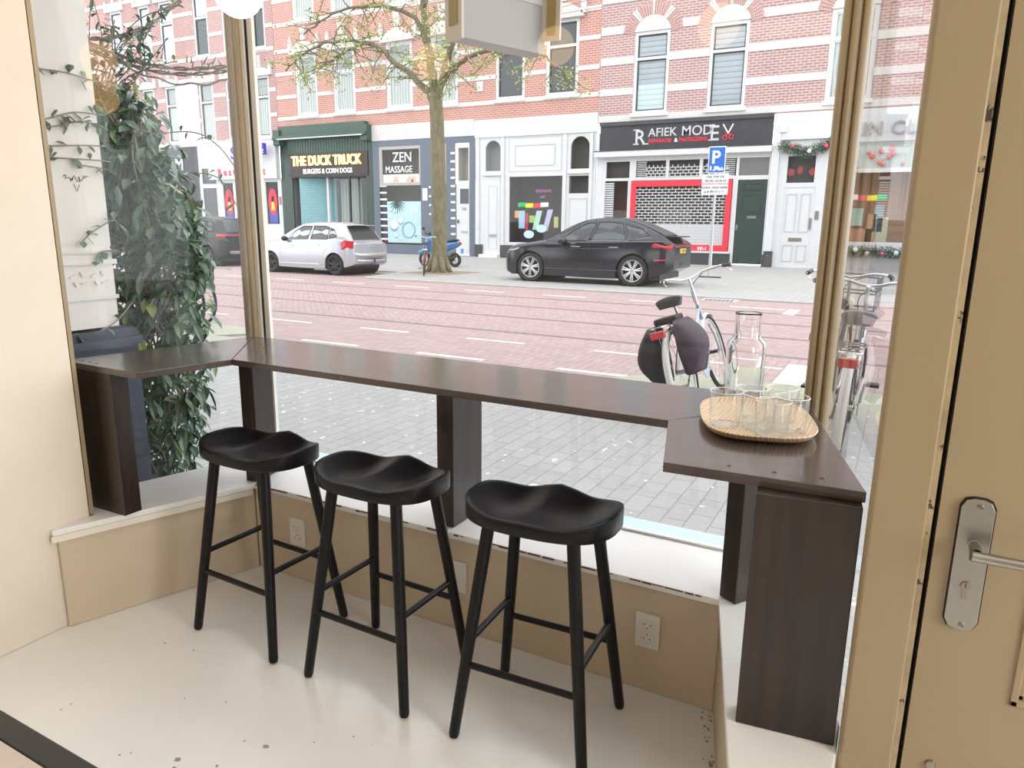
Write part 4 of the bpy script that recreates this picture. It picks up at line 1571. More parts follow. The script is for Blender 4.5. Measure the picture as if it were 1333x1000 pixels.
def grille(x0, x1, z0, z1, rows, cols, parent, y=FY - .02, solid=0):
    mb = MB()
    dz = (z1 - z0) / rows
    for r_ in range(rows):
        z_ = z0 + r_ * dz
        mb.box(x0, x1, y, y + .02, z_ - .016, z_ + .016)
        if r_ < solid:
            mb.box(x0, x1, y + .004, y + .016, z_, z_ + dz * .82)
        else:
            for c_ in range(cols + 1):
                xx = x0 + (x1 - x0) * (c_ + (.5 if r_ % 2 else 0)) / (cols + .5)
                mb.box(xx, min(xx + .035, x1), y + .002, y + .018, z_ + .016, z_ + dz - .016)
    return pbuild(mb, 'roller_grille', alu, parent)


grille(-9.66, -6.14, .72, 2.92, 20, 13, s, FY - .03, 7)
grille(-9.3, -8.52, 3.3, 3.75, 4, 4, s, FY + .01)
grille(-8.38, -7.22, 3.3, 3.75, 4, 5, s, FY + .01)
grille(-7.08, -6.1, 3.3, 3.75, 4, 4, s, FY + .01)
mb = MB()
for r_ in range(9):
    mb.box(-6.5, -5.9, FY + .03, FY + .036, 3.28 + r_ * .07, 3.31 + r_ * .07)
    mb.box(-9.7, -9.3, FY + .03, FY + .036, 3.28 + r_ * .07, 3.31 + r_ * .07)
for r_ in range(28):
    mb.box(-11.0, -10.62, FY + .03, FY + .036, .6 + r_ * .09, .66 + r_ * .09)
pbuild(mb, 'window_slats', alu, s)
P('plinth', dk_b, s, -9.95, -5.84, -.03, .42, FY - .12, FY - .03)
P('plinth', dk_b, s, -4.66, -4.62, -.03, .42, FY - .12, FY - .03)
P('window_ledge', whitep, s, -9.95, -5.84, .42, .49, FY - .18, FY - .03)
dg = mottled('very dark green door', (.025, .05, .045), .2, 6, .35)
dr_ = P('door', dg, s, -5.74, -4.68, .05, 3.12, FY + .0, FY + .05)
for z0_, z1_, m_ in ((2.75, 3.0, dg), (1.95, 2.6, dglass)):
    raised(dr_, dg, -5.55, -4.87, z0_, z1_, FY - .015, .03)
P('letter_slot', steel, dr_, -5.32, -5.0, 1.72, 1.82, FY - .015, FY)
P('door_knob', steel, dr_, -5.70, -5.62, 1.3, 1.5, FY - .05, FY)
P('pipe_box', whitep, s, -11.36, -11.24, 4.35, 5.0, FY - .2, FY - .03)
# 8 white entrance bay
s = thing('entrance_bay', 'white house entrance with panelled door and a pine garland above, right of the tailor', 'entrance', OFF)
frame_of(s, 'surround', whitep, -4.60, -2.66, -.03, 5.36, [(-4.05, -3.12, 2.98, 3.90), (-4.08, -3.05, .03, 2.82)])
opening(s, -4.05, -3.12, 2.98, 3.90, .4, mat('grey room', (.14, .14, .15), .8))
for k, (q_, z_) in enumerate(((-3.92, 3.34), (-3.62, 3.42), (-3.20, 3.36))):
    pbuild(MB().slab([(q_ + random.Random(k).uniform(.08, .11) * math.cos(2 * PI * j / 10) * (1 + .3 * (j % 2)), z_ + .12 * math.sin(2 * PI * j / 10) * (1 + .3 * (j % 2))) for j in range(10)], FY + .06, FY + .07), 'red_paper_flower', mat('dull red', (.40, .05, .05), .6), s)
P('pilaster', whitep, s, -4.58, -4.35, .55, 5.30, FY - .14, FY - .03, bevel=.01)
P('plinth', mottled('peeling black plinth', (.05, .055, .06), .3, 6, .6, stain=(.5, .5, .5), stain_pos=.62), s, -4.60, -4.30, -.03, .55, FY - .16, FY - .03)
P('lintel', whitep, s, -4.60, -2.66, 4.45, 5.36, FY - .12, FY - .03, bevel=.01)
P('alarm_box', stone, s, -4.38, -4.18, 4.72, 4.98, FY - .2, FY - .12)
dr_ = P('door', whitep, s, -4.08, -3.05, .03, 2.82, FY - .01, FY + .05)
for a, b, c_, d_ in ((-3.98, -3.62, 1.25, 2.6), (-3.50, -3.16, 1.25, 2.6), (-3.98, -3.62, .2, .8), (-3.50, -3.16, .2, .8)):
    mb = MB()
    hole_wall(mb, a, b, c_, d_, [(a + .03, b - .03, c_ + .03, d_ - .03)], FY - .03, FY - .01)
    pbuild(mb, 'raised_moulding', shade, dr_)
P('letter_slot', steel, dr_, -3.80, -3.35, .92, 1.05, FY - .03, FY - .01)
P('door_handle', steel, dr_, -3.14, -3.08, 1.35, 1.75, FY - .06, FY - .01)
P('intercom', steel, s, -2.98, -2.85, 1.7, 2.0, FY - .06, FY - .03)
# 9 clinic
s = thing('shopfront', 'white clinic shopfront with grey raised letters and Christmas decorations, far right', 'shopfront', OFF)
frame_of(s, 'shop_frame', whitep, -2.62, 4.0, -.03, 5.36, [(-1.98, 1.6, .80, 4.20)])
fa = P('fascia', whitep, s, -2.55, 4.0, 4.28, 5.16, FY - .12, FY - .03)
gl_ = mat('grey raised letters', (.38, .38, .40), .4, .3)
T('SKIN CLINIC', .60, 'raised_letters', gl_, s, -2.45, 4.50, FY - .16, depth=.03, sx=1.0, off=.004, spacing=1.08)
wi = mat('warm wooden interior', (.42, .20, .11), .7)
opening(s, -1.98, 1.6, .80, 4.20, .9, wi)
P('awning_panel', mottled('pale green panel', (.52, .60, .56), .06, 4, .5), s, -1.98, 1.6, 3.42, 4.20, FY + .0, FY + .03)
P('window_rail', stone, s, -1.98, 1.6, 3.28, 3.42, FY - .03, FY + .04)
P('window_ledge', whitep, s, -2.0, 1.65, .60, .95, FY - .08, FY - .03)
P('stone_base', mottled('grey stone base', (.42, .41, .40), .1, 5, .7), s, -2.62, 4.0, -.03, .45, FY - .10, FY - .03)
flag_chain(s, -1.95, -.75, 2.34, 'wryg', FY + .0)
for x_, z0_, z1_, w_, c_ in ((-1.62, 1.5, 2.1, .35, (.45, .6, .5)), (-.95, 1.3, 2.2, .3, (.35, .42, .45)), (-1.15, .9, 1.9, .3, (.5, .28, .14)), (-1.5, .9, 1.4, .8, (.55, .22, .12)), (-.8, .9, 1.8, .35, (.55, .5, .3))):
    pbuild(MB().box(x_ - w_ / 2, x_ + w_ / 2, FY + .2, FY + .25, z0_, z1_), 'display_item', mat('display %.2f %.2f' % (c_[0], c_[1]), c_, .7), s)
random.seed(11)
for k in range(10):
    x_ = random.uniform(-1.9, -.1)
    c_ = random.choice([(.75, .1, .12), (.8, .8, .78), (.75, .2, .2)])
    pbuild(MB().ball((x_, FY - .05, random.uniform(3.5, 4.05)), random.uniform(.05, .10), 10, 6), 'bauble', mat('bauble %.2f' % c_[1], c_, .25, coat=.5), s, smooth=True)


def garland(name, label, pts, m, r_=.16, baubles=0, n_=900, seed=1):
    random.seed(seed)
    g = thing(name, label, 'garland', pts[0])
    path = smooth_path(pts, 8)
    mb = MB()
    L = len(path) - 1
    for k in range(n_):
        u = random.random() * L
        i = int(u)
        p_ = path[i].lerp(path[min(i + 1, L)], u - i)
        d_ = Vector((random.gauss(0, 1), random.gauss(0, .5) - .3, random.gauss(0, 1) - .2)).normalized()
        q_ = p_ + d_ * random.uniform(.05, r_)
        e_ = q_ + (d_ + Vector((random.gauss(0, .5), random.gauss(0, .5), random.gauss(0, .5)))).normalized() * .08
        s_ = d_.cross(Vector((random.random(), random.random(), random.random()))).normalized() * .018
        mb.add([q_ - s_, q_ + s_, e_], [(0, 1, 2)])
        mb.add([q_ - s_ + Vector((0, .002, 0)), e_, q_ + s_], [(0, 1, 2)])
    mb.build('foliage', m, g, off=pts[0], fix=False)
    MB().tube(path, .025, 6).build('stem', dark, g, off=pts[0])
    for k in range(baubles):
        p_ = path[int((k + .5) * L / baubles)] + Vector((random.uniform(-.1, .1), -.14, random.uniform(-.1, .1)))
        c_ = random.choice([(.75, .04, .08), (.75, .75, .75), (.55, .35, .3)])
        MB().ball(p_, random.uniform(.05, .09), 12, 8).build('bauble', mat('bauble %.2f' % c_[1], c_, .25, coat=.5), g, smooth=True, off=pts[0])
    return g


pine = mat('pine green', (.05, .12, .06), .7)
garland('pine_garland', 'green pine garland hanging over the white panelled door', [(-4.32, FY - .15, 4.25), (-3.8, FY - .18, 4.1), (-3.4, FY - .18, 4.0), (-2.9, FY - .15, 4.2), (-2.5, FY - .15, 4.3)], pine, .22, 3, 1500, 2)
garland('christmas_garland', 'dark green garland with baubles framing the clinic window, down its side and along its foot', [(-2.02, FY - .18, 4.0), (-1.93, FY - .18, 3.3), (-1.98, FY - .18, 2.6), (-2.05, FY - .18, 1.7), (-2.1, FY - .18, .9), (-1.75, FY - .18, .62), (-1.1, FY - .18, .66), (-.3, FY - .18, .6), (1.0, FY - .18, .62)], pine, .20, 14, 3600, 3)

# street ornaments of bent wire on the facade, and the overhead tram wires
wire = mat('grey wire', (.30, .30, .31), .5, .6)
for i, (x_, z_, lab) in enumerate(((-24.45, 8.75, 'oval wire light ornament beside the second window of the orange brick house'),
                                   (-22.2, 8.72, 'oval wire light ornament beside the third window of the orange brick house'),
                                   (-18.0, 8.0, 'oval wire light ornament just right of the tree trunk'),
                                   (-17.0, 8.5, 'oval wire light ornament above the small house sign'))):
    o_ = thing('wire_ornament', lab, 'ornament', (x_, FY - .5, z_), 0, 'oval wire ornaments in front of the orange brick house')
    mb = MB()
    for k in range(4):
        w = PI * k / 4
        mb.tube([(.30 * math.cos(a) * math.cos(w), .30 * math.cos(a) * math.sin(w), .5 * math.sin(a)) for a in [2 * PI * j / 18 for j in range(18)]], .012, 5, closed=True)
    mb.build('hoops', wire, o_)
    MB().tube([(0, 0, .5), (0, .5, .65)], .012, 5).build('bracket', wire, o_)
# ================================================================ VEHICLES
tyre = mat('tyre rubber', (.025, .025, .027), .8)
alloy = mat('alloy wheel', (.55, .55, .56), .3, .8)
dalloy = mat('dark alloy wheel', (.07, .07, .075), .35, .6)
cglass = mat('car window glass', (.03, .045, .045), .24, spec=.9)
trimk = mat('black car trim', (.015, .015, .016), .4)
tail = mat('tail lamp red', (.55, .02, .03), .15, coat=.6)
plate_y = mat('yellow number plate', (.80, .50, .04), .5)
chrome = mat('chrome', (.7, .7, .7), .12, 1.0)


def wheel(parent, x, y, r, side, rim, spokes, rim_r=.72, name='wheel'):
    w = MB()
    tw = .10
    prof = [(r * rim_r, -tw), (r * .93, -tw), (r, -tw * .7), (r, tw * .7), (r * .93, tw), (r * rim_r, tw)]
    w.lathe(prof, (x, y, r), 36, 'Y')
    o = w.build(name, tyre, parent, smooth=True)
    s = MB()
    yy = y + side * tw * .55
    s.lathe([(r * (rim_r + .01), tw * .98 * side), (r * (rim_r - .05), tw * .9 * side), (r * (rim_r - .08), .02 * side)], (x, y, r), 36, 'Y')
    for k in range(spokes):
        a = 2 * PI * k / spokes + .2
        for d_ in (-.11, .11):
            p0 = (x + r * .10 * math.cos(a + d_ * 2), yy + side * .02, r + r * .10 * math.sin(a + d_ * 2))
            p1 = (x + r * (rim_r - .05) * math.cos(a + d_), yy + side * .03, r + r * (rim_r - .05) * math.sin(a + d_))
            s.tube([p0, p1], [r * .055, r * .045], 6)
    s.lathe([(.0001, tw * .8 * side), (r * .14, tw * .75 * side), (r * .16, tw * .4 * side)], (x, y, r), 20, 'Y')
    s.build('rim', rim, o, smooth=True)
    MB().lathe([(.0001, .0), (r * rim_r, .0)], (x, y + side * .01, r), 24, 'Y').build('brake_disc', trimk, o)
    return o


def car(name, label, loc, L, W, wheels, r, bottom, shoulder, topc, hwf, roof, belt_hw, roof_hw, paint, rim, spokes, sidewin, windshield, rearwin, extras, group=None):
    """x runs from the nose (0) to the tail (L); near side is -y"""
    c = thing(name, label, 'car', loc, 0, group)
    xs = set()
    n_ = 46
    for k in range(n_ + 1):
        xs.add(L * k / n_)
    for wx in wheels:
        ra = r * 1.13
        for k in range(17):
            xs.add(wx - ra * math.cos(PI * k / 16))
        xs.add(wx - ra - .004)
        xs.add(wx + ra + .004)
    xs = sorted(x for x in xs if 0 <= x <= L)

    def zb(x):
        z = bottom(x)
        for wx in wheels:
            ra = r * 1.13
            if abs(x - wx) < ra:
                z = max(z, r + math.sqrt(ra * ra - (x - wx) ** 2) * 1.0)
        return z

    def side_y(x, z):
        s_ = shoulder(x)
        m_ = .52
        f = (z - m_) / .55
        y = hwf(x) * (1 - .055 * f * f if z < m_ else 1 - .035 * f * f - .0 * f)
        return y
    M_ = 9
    vs, fs = [], []
    for x in xs:
        z0, z1, zt_ = zb(x), shoulder(x), topc(x)
        z0 = min(z0, z1 - .03)
        row = [(0, z0), (side_y(x, z0) * .82, z0)]
        for k in range(M_):
            z = z0 + (z1 - z0) * k / (M_ - 1)
            row.append((side_y(x, z), z))
        hs = row[-1][0]
        row += [(hs * .965, z1 + (zt_ - z1) * .40 + .012), (hs * .80, z1 + (zt_ - z1) * .86 + .006), (hs * .45, zt_), (0, zt_ + .004)]
        ring = [(x, -y, z) for y, z in row] + [(x, y, z) for y, z in row[-2:0:-1]]
        vs.append(ring)
    nr = len(vs[0])
    mb = MB()
    flat = [p for ring in vs for p in ring]
    for i in range(len(vs) - 1):
        for k in range(nr):
            fs.append((i * nr + k, i * nr + (k + 1) % nr, (i + 1) * nr + (k + 1) % nr, (i + 1) * nr + k))
    fs.append(tuple(range(nr)))
    fs.append(tuple((len(vs) - 1) * nr + k for k in range(nr))[::-1])
    mb.add(flat, fs)
    # greenhouse
    x0, x1 = roof[0][0], roof[-1][0]
    rf = curve_fn(roof)
    g = MB()
    rows = []
    N = 34
    for i in range(N + 1):
        x = x0 + (x1 - x0) * i / N
        zr = rf(x)
        zbelt = shoulder(x) - .02
        k_ = max(0.0, min(1.0, (zr - zbelt) / .42))
        hb = belt_hw(x)
        hr = hb + (roof_hw(x) - hb) * k_
        row = [(hb, zbelt - .05), (hb, zbelt), (hb + (hr - hb) * .5, zbelt + (zr - zbelt) * .5), (hr, zr - .045 * k_), (hr * .90, zr - .008 * k_), (hr * .5, zr + .022 * k_), (0, zr + .03 * k_)]
        rows.append([(x, -y, z) for y, z in row] + [(x, y, z) for y, z in row[-2::-1]])
    nr2 = len(rows[0])
    flat = [p for ring in rows for p in ring]
    fs = []
    for i in range(N):
        for k in range(nr2 - 1):
            fs.append((i * nr2 + k, i * nr2 + k + 1, (i + 1) * nr2 + k + 1, (i + 1) * nr2 + k))
    fs.append(tuple(range(nr2)))
    fs.append(tuple(N * nr2 + k for k in range(nr2))[::-1])
    mb.add(flat, fs)
    body = mb.build('body', paint, c, smooth=True)

    def gy(x, z):
        zr, zbelt = rf(x), shoulder(x) - .02
        k_ = max(0.0, min(1.0, (zr - zbelt) / .42))
        hb = belt_hw(x)
        hr = hb + (roof_hw(x) - hb) * k_
        f = max(0, min(1, (z - zbelt) / max(.02, zr - .045 * k_ - zbelt)))
        return hb + (hr - hb) * f
    for sgn in (-1, 1):
        for poly in sidewin:
            m1_ = MB()
            pts = []
            q = len(poly)
            for i in range(q):
                a, b = poly[i], poly[(i + 1) % q]
                for t_ in (0, .5):
                    pts.append((a[0] + (b[0] - a[0]) * t_, a[1] + (b[1] - a[1]) * t_))
            cx_ = sum(p[0] for p in pts) / len(pts)
            cz_ = sum(p[1] for p in pts) / len(pts)
            V = [(cx_, sgn * (gy(cx_, cz_) + .009), cz_)] + [(p[0], sgn * (gy(p[0], p[1]) + .007), p[1]) for p in pts]
            m1_.add(V, [(0, i + 1, (i + 1) % len(pts) + 1) for i in range(len(pts))])
            m1_.build('side_window', cglass, c)
            V2 = [(p[0], sgn * (gy(p[0], p[1]) + .010), p[1]) for p in pts]
            tr = MB().tube(V2, .011, 5, closed=True)
            tr.build('window_trim', trimk, body)
    for nm, (xa, xb) in (('windshield', windshield), ('rear_window', rearwin)):
        m1_ = MB()
        K = 8
        J = 8
        V = []
        for i in range(K + 1):
            x = xa + (xb - xa) * i / K
            zr, zbelt = rf(x), shoulder(x) - .02
            k_ = max(0.0, min(1.0, (zr - zbelt) / .42))
            hb = belt_hw(x)
            hr = hb + (roof_hw(x) - hb) * k_
            for j in range(J + 1):
                u = -1 + 2 * j / J
                prof_ = [(0, zr + .03 * k_), (.5, zr + .022 * k_), (.90, zr - .008 * k_)]
                au = abs(u) * .88
                if au < .5:
                    z = prof_[0][1] + (prof_[1][1] - prof_[0][1]) * au / .5
                else:
                    z = prof_[1][1] + (prof_[2][1] - prof_[1][1]) * (au - .5) / .4
                V.append((x, u * .88 * hr, z + .012))
        m1_.add(V, [(i * (J + 1) + j, i * (J + 1) + j + 1, (i + 1) * (J + 1) + j + 1, (i + 1) * (J + 1) + j) for i in range(K) for j in range(J)])
        m1_.build(nm, cglass, c, smooth='all')
    for wx in wheels:
        for sgn in (-1, 1):
            wheel(c, wx, sgn * (hwf(wx) - .115), r, sgn, rim, spokes)
    # dark wheel houses and underbody
    ub = MB()
    for wx in wheels:
        ub.lathe([(r * 1.10, -W / 2 + .05), (r * 1.10, W / 2 - .05)], (wx, 0, r), 28, 'Y')
    ub.box(.25, L - .3, -W / 2 + .12, W / 2 - .12, .17, .42)
    ub.build('underbody', trimk, c)

    def sy(x, z, e=.004):
        return -(side_y(x, z) + e)
    extras(c, body, sy, gy, shoulder)
    return c


def line_on_side(parent, name, m, sy, pts, r_=.004, both=True):
    mb = MB()
    for s in ((1, -1) if both else (1,)):
        mb.tube([(x, s * sy(x, z, .0), z) for x, z in pts], r_, 4)
    return mb.build(name, m, parent)


def patch(parent, name, m, sy, poly, e=.006, s=1):
    mb = MB()
    cx_ = sum(p[0] for p in poly) / len(poly)
    cz_ = sum(p[1] for p in poly) / len(poly)
    V = [(cx_, s * sy(cx_, cz_, e + .003), cz_)] + [(p[0], s * sy(p[0], p[1], e), p[1]) for p in poly]
    V += [(p[0], s * sy(p[0], p[1], -.02), p[1]) for p in poly]
    n = len(poly)
    mb.add(V, [(0, i + 1, (i + 1) % n + 1) for i in range(n)] + [(i + 1, (i + 1) % n + 1, (i + 1) % n + 1 + n, i + 1 + n) for i in range(n)])
    return mb.build(name, m, parent)


# ---- silver hatchback
silverp = mat('silver car paint', (.56, .59, .64), .25, .55, coat=.6)
Lp = 3.97
hw = curve_fn([(0, .60), (.12, .74), (.45, .825), (1.0, .84), (2.6, .842), (3.3, .835), (3.75, .79), (3.97, .70)])
bot = curve_fn([(0, .30), (.15, .22), (.6, .20), (3.4, .21), (3.8, .27), (3.97, .34)])
sh = curve_fn([(0, .60), (.25, .72), (.9, .83), (1.5, .90), (3.0, .965), (3.7, .955), (3.97, .86)])
tp = curve_fn([(0, .63), (.25, .78), (.9, .95), (1.25, .99), (2.0, 1.0), (3.5, 1.0), (3.8, .98), (3.97, .88)])
roofp = [(1.00, .93), (1.25, 1.09), (1.55, 1.27), (1.85, 1.395), (2.3, 1.45), (2.8, 1.455), (3.3, 1.42), (3.55, 1.35), (3.72, 1.14), (3.86, .95)]
bh = curve_fn([(1.0, .70), (1.4, .765), (2.6, .775), (3.3, .755), (3.86, .68)])
rh = curve_fn([(1.0, .60), (2.0, .585), (3.0, .58), (3.86, .54)])
win = [[(1.42, .955), (2.28, .985), (2.36, 1.365), (2.02, 1.355), (1.75, 1.24)],
       [(2.40, .99), (3.02, 1.01), (3.02, 1.335), (2.86, 1.365), (2.44, 1.37)],
       [(3.07, 1.02), (3.34, 1.07), (3.20, 1.27), (3.07, 1.32)]]


def rear_common(c, x, w, z0, ztail, plate, pm=plate_y):
    mb = MB().box(x, x + .015, -.26, .26, plate, plate + .11)
    pl_ = mb.build('number_plate', pm, c)
    return pl_


def pol_extra(c, body, sy, gy, shd):
    line_on_side(body, 'door_seam', trimk, sy, [(1.32, .30), (1.26, .6), (1.36, .88)])
    line_on_side(body, 'door_seam', trimk, sy, [(2.36, .28), (2.38, .6), (2.38, .94)])
    line_on_side(body, 'door_seam', trimk, sy, [(3.12, .95), (3.02, .70), (2.92, .62)])
    line_on_side(body, 'body_crease', silverp, sy, [(.7, .70), (1.6, .745), (3.5, .80)], .008)
    line_on_side(body, 'sill_strip', mat('pale sill', (.75, .76, .78), .3), sy, [(1.2, .30), (2.75, .30)], .016)
    for s in (1, -1):
        patch(c, 'tail_lamp', tail, sy, [(3.58, .72), (3.93, .76), (3.93, .96), (3.66, .99), (3.56, .90)], .012, s)
        patch(c, 'headlamp', alloy, sy, [(.12, .55), (.5, .62), (.62, .74), (.2, .68)], .006, s)
        MB().box(1.62, 1.80, -.862 if s > 0 else .842, -.842 if s > 0 else .862, .80, .825).build('door_handle', silverp, c, bevel=.005)
        MB().box(2.62, 2.80, -.860 if s > 0 else .842, -.842 if s > 0 else .860, .835, .86).build('door_handle', silverp, c, bevel=.005)
        MB().ball((1.52, -.90 * s, 1.0), .10, 12, 8, .75).build('wing_mirror', trimk, c, smooth=True)
    MB().box(3.965, 3.985, -.30, .22, .50, .62).build('number_plate', plate_y, c)
    strokes('plate_text', trimk, c, -.26, .18, .53, .07, 3.986, 8, 5, 'X')
    mb = MB().box(3.955, 3.972, -.62, .62, .40, .47)
    mb.build('bumper_trim', trimk, c)
    mb = MB().tube([(3.90, -.70, .62), (4.02, -.55, .58), (4.05, 0, .57), (4.02, .55, .58), (3.90, .70, .62)], .05, 10)
    mb.tube([(3.88, -.68, .44), (4.0, -.5, .42), (4.03, 0, .41), (4.0, .5, .42), (3.88, .68, .44)], .045, 10)
    mb.build('rear_bumper', silverp, c, smooth=True)
    MB().torus((3.978, 0, .83), .045, .010, 'X', 20, 6).build('badge', chrome, c)
    MB().tube([(3.95, 0, .40), (4.10, 0, .38), (4.10, 0, .46)], .02, 8).build('tow_bar', trimk, c)
    MB().box(3.50, 3.74, -.50, .50, 1.385, 1.405).build('roof_spoiler', silverp, c, bevel=.008)
    sg_ = MB().box(2.45, 2.75, -.2, .2, 1.48, 1.50)


car('car', 'silver five door hatchback parked across the street, left of the tree', (-17.42, 16.38, GR), Lp, 1.68, (.83, 3.30), .30, bot, sh, tp, hw, roofp, bh, rh, silverp, dalloy, 7, win, (1.08, 1.80), (3.56, 3.84), pol_extra)

# ---- black coupe SUV
blackp = mat('black car paint', (.008, .012, .022), .14, .15, spec=.8)
La = 4.59
hw = curve_fn([(0, .62), (.15, .80), (.5, .90), (1.2, .925), (3.4, .93), (4.1, .90), (4.4, .86), (4.59, .76)])
bot = curve_fn([(0, .30), (.15, .22), (.6, .20), (3.9, .22), (4.3, .30), (4.59, .44)])
sh = curve_fn([(0, .66), (.2, .80), (.7, .90), (1.5, .98), (3.0, 1.03), (4.0, 1.06), (4.45, 1.05), (4.59, .98)])
tp = curve_fn([(0, .70), (.2, .88), (.7, .99), (1.3, 1.06), (2.0, 1.06), (4.1, 1.10), (4.5, 1.10), (4.59, 1.02)])
roofa = [(1.10, 1.02), (1.5, 1.22), (1.9, 1.43), (2.3, 1.565), (2.75, 1.61), (3.15, 1.60), (3.6, 1.50), (4.0, 1.34), (4.3, 1.20), (4.50, 1.08)]
bh = curve_fn([(1.1, .72), (1.5, .82), (3.2, .835), (4.0, .77), (4.5, .66)])
rh = curve_fn([(1.1, .62), (2.2, .60), (3.2, .59), (4.5, .50)])
win = [[(1.62, 1.055), (2.42, 1.075), (2.56, 1.50), (2.32, 1.485), (2.0, 1.33)],
       [(2.50, 1.08), (3.38, 1.10), (3.24, 1.485), (2.95, 1.52), (2.64, 1.51)],
       [(3.46, 1.105), (3.98, 1.19), (3.75, 1.36), (3.32, 1.47)]]


def audi_extra(c, body, sy, gy, shd):
    line_on_side(body, 'door_seam', trimk, sy, [(1.45, .36), (1.40, .6), (1.52, .98)])
    line_on_side(body, 'door_seam', trimk, sy, [(2.50, .34), (2.52, .7), (2.50, 1.03)])
    line_on_side(body, 'door_seam', trimk, sy, [(3.40, 1.04), (3.36, .86), (3.18, .74)])
    line_on_side(body, 'sill_strip', mat('dark grey sill', (.05, .05, .055), .4), sy, [(1.3, .36), (3.25, .36)], .014)
    shl = mat('black car paint crease', (.02, .023, .03), .12, .2, coat=1.0)
    line_on_side(body, 'body_crease', blackp, sy, [(.5, .80), (1.6, .86), (3.0, .88), (4.3, .92)], .010)
    line_on_side(body, 'chrome_line', mat('satin chrome', (.35, .36, .38), .25, .9), gy_side(gy), [(1.60, 1.035), (2.5, 1.06), (3.4, 1.085), (4.0, 1.17), (3.8, 1.36)], .008)
    for s in (1, -1):
        patch(c, 'tail_lamp', tail, sy, [(4.06, .95), (4.50, .88), (4.56, .93), (4.56, 1.0), (4.12, 1.03)], .014, s)
        patch(c, 'side_reflector', tail, sy, [(4.15, .62), (4.45, .64), (4.45, .67), (4.15, .655)], .01, s)
        patch(c, 'headlamp', alloy, sy, [(.12, .70), (.45, .80), (.55, .86), (.2, .80)], .006, s)
        for xx in (2.02, 3.02):
            MB().box(xx, xx + .24, -.955 if s > 0 else .925, -.925 if s > 0 else .955, .905, .935).build('door_handle', MATS['satin chrome'], c, bevel=.006)
        mm = MB().ball((1.80, -1.01 * s, 1.06), .13, 14, 10, .62)
        mm.build('wing_mirror', blackp, c, smooth=True)
    MB().box(4.575, 4.592, -.26, .26, .80, .91).build('number_plate', plate_y, c)
    strokes('plate_text', trimk, c, -.22, .22, .82, .07, 4.593, 8, 6, 'X')
    mb = MB().tube([(4.36, -.80, .56), (4.50, -.66, .55), (4.555, 0, .55), (4.50, .66, .55), (4.36, .80, .56)], .06, 10)
    mb.build('rear_bumper', trimk, c, smooth=True)
    MB().box(4.585, 4.60, -.74, .74, .955, .985).build('light_bar', tail, c)
    MB().prism([(4.30, -.62), (4.60, -.55), (4.60, .55), (4.30, .62)], 1.175, 1.20).build('tail_spoiler', trimk, c, bevel=.008)


def gy_side(gy):
    return lambda x, z, e=0: -(gy(x, z) + .012)


car('car', 'black coupe-roofed car with silver five-spoke wheels, parked before the white shop', (-9.36, 17.60, GW), La, 1.865, (.86, 3.62), .37, bot, sh, tp, hw, roofa, bh, rh, blackp, alloy, 7, win, (1.22, 2.22), (3.22, 4.30), audi_extra)

# ---- dark SUV at the far left, seen from behind
darkp = mat('dark grey car paint', (.018, .020, .022), .27, .1, spec=.6)
Lc = 4.25
hw = curve_fn([(0, .60), (.15, .76), (.5, .87), (1.0, .895), (3.4, .90), (4.0, .87), (4.25, .78)])
bot = curve_fn([(0, .32), (.2, .25), (.6, .23), (3.7, .24), (4.1, .30), (4.25, .38)])
sh = curve_fn([(0, .66), (.25, .82), (.9, .93), (1.5, 1.0), (3.2, 1.05), (4.0, 1.05), (4.25, .98)])
tp = curve_fn([(0, .70), (.25, .9), (.9, 1.02), (1.3, 1.07), (3.8, 1.09), (4.1, 1.08), (4.25, 1.0)])
roofc = [(1.05, 1.0), (1.4, 1.22), (1.75, 1.43), (2.2, 1.56), (2.8, 1.60), (3.5, 1.56), (3.75, 1.50), (3.95, 1.27), (4.12, 1.06)]
bh = curve_fn([(1.05, .74), (1.5, .81), (3.2, .82), (4.12, .74)])
rh = curve_fn([(1.05, .62), (2.2, .62), (4.12, .58)])
win = [[(1.5, 1.05), (2.4, 1.08), (2.45, 1.48), (2.1, 1.46), (1.85, 1.33)], [(2.5, 1.08), (3.2, 1.10), (3.15, 1.47), (2.55, 1.50)], [(3.27, 1.12), (3.6, 1.17), (3.5, 1.42), (3.25, 1.46)]]


def suv_extra(c, body, sy, gy, shd):
    for s in (1, -1):
        patch(c, 'tail_lamp', tail, sy, [(3.85, .96), (4.2, .94), (4.23, 1.03), (3.9, 1.06)], .014, s)
    MB().box(4.235, 4.262, -.78, .78, 1.0, 1.03).build('light_bar', mat('bright tail lamp', (.75, .03, .08), .2, coat=.5), c)
    MB().box(4.25, 4.27, -.28, .24, .52, .64).build('number_plate', plate_y, c)
    strokes('plate_text', trimk, c, -.24, .20, .545, .07, 4.271, 8, 7, 'X')
    MB().tube([(4.05, -.80, .50), (4.27, -.6, .46), (4.30, 0, .45), (4.27, .6, .46), (4.05, .80, .50)], .055, 10).build('rear_bumper', mat('grey bumper', (.25, .25, .26), .4), c, smooth=True)
    MB().torus((4.262, 0, .84), .05, .010, 'X', 20, 6).build('badge', chrome, c)


car('car', 'black small SUV seen from behind beside the plant, with red light bar and yellow plate', (-23.75, 17.25, GR), Lc, 1.80, (.85, 3.40), .33, bot, sh, tp, hw, roofc, bh, rh, darkp, dalloy, 6, win, (1.15, 1.75), (3.78, 4.08), suv_extra)

# ================================================================ BICYCLES
spoke_m = mat('bicycle spoke', (.6, .6, .6), .3, .8)


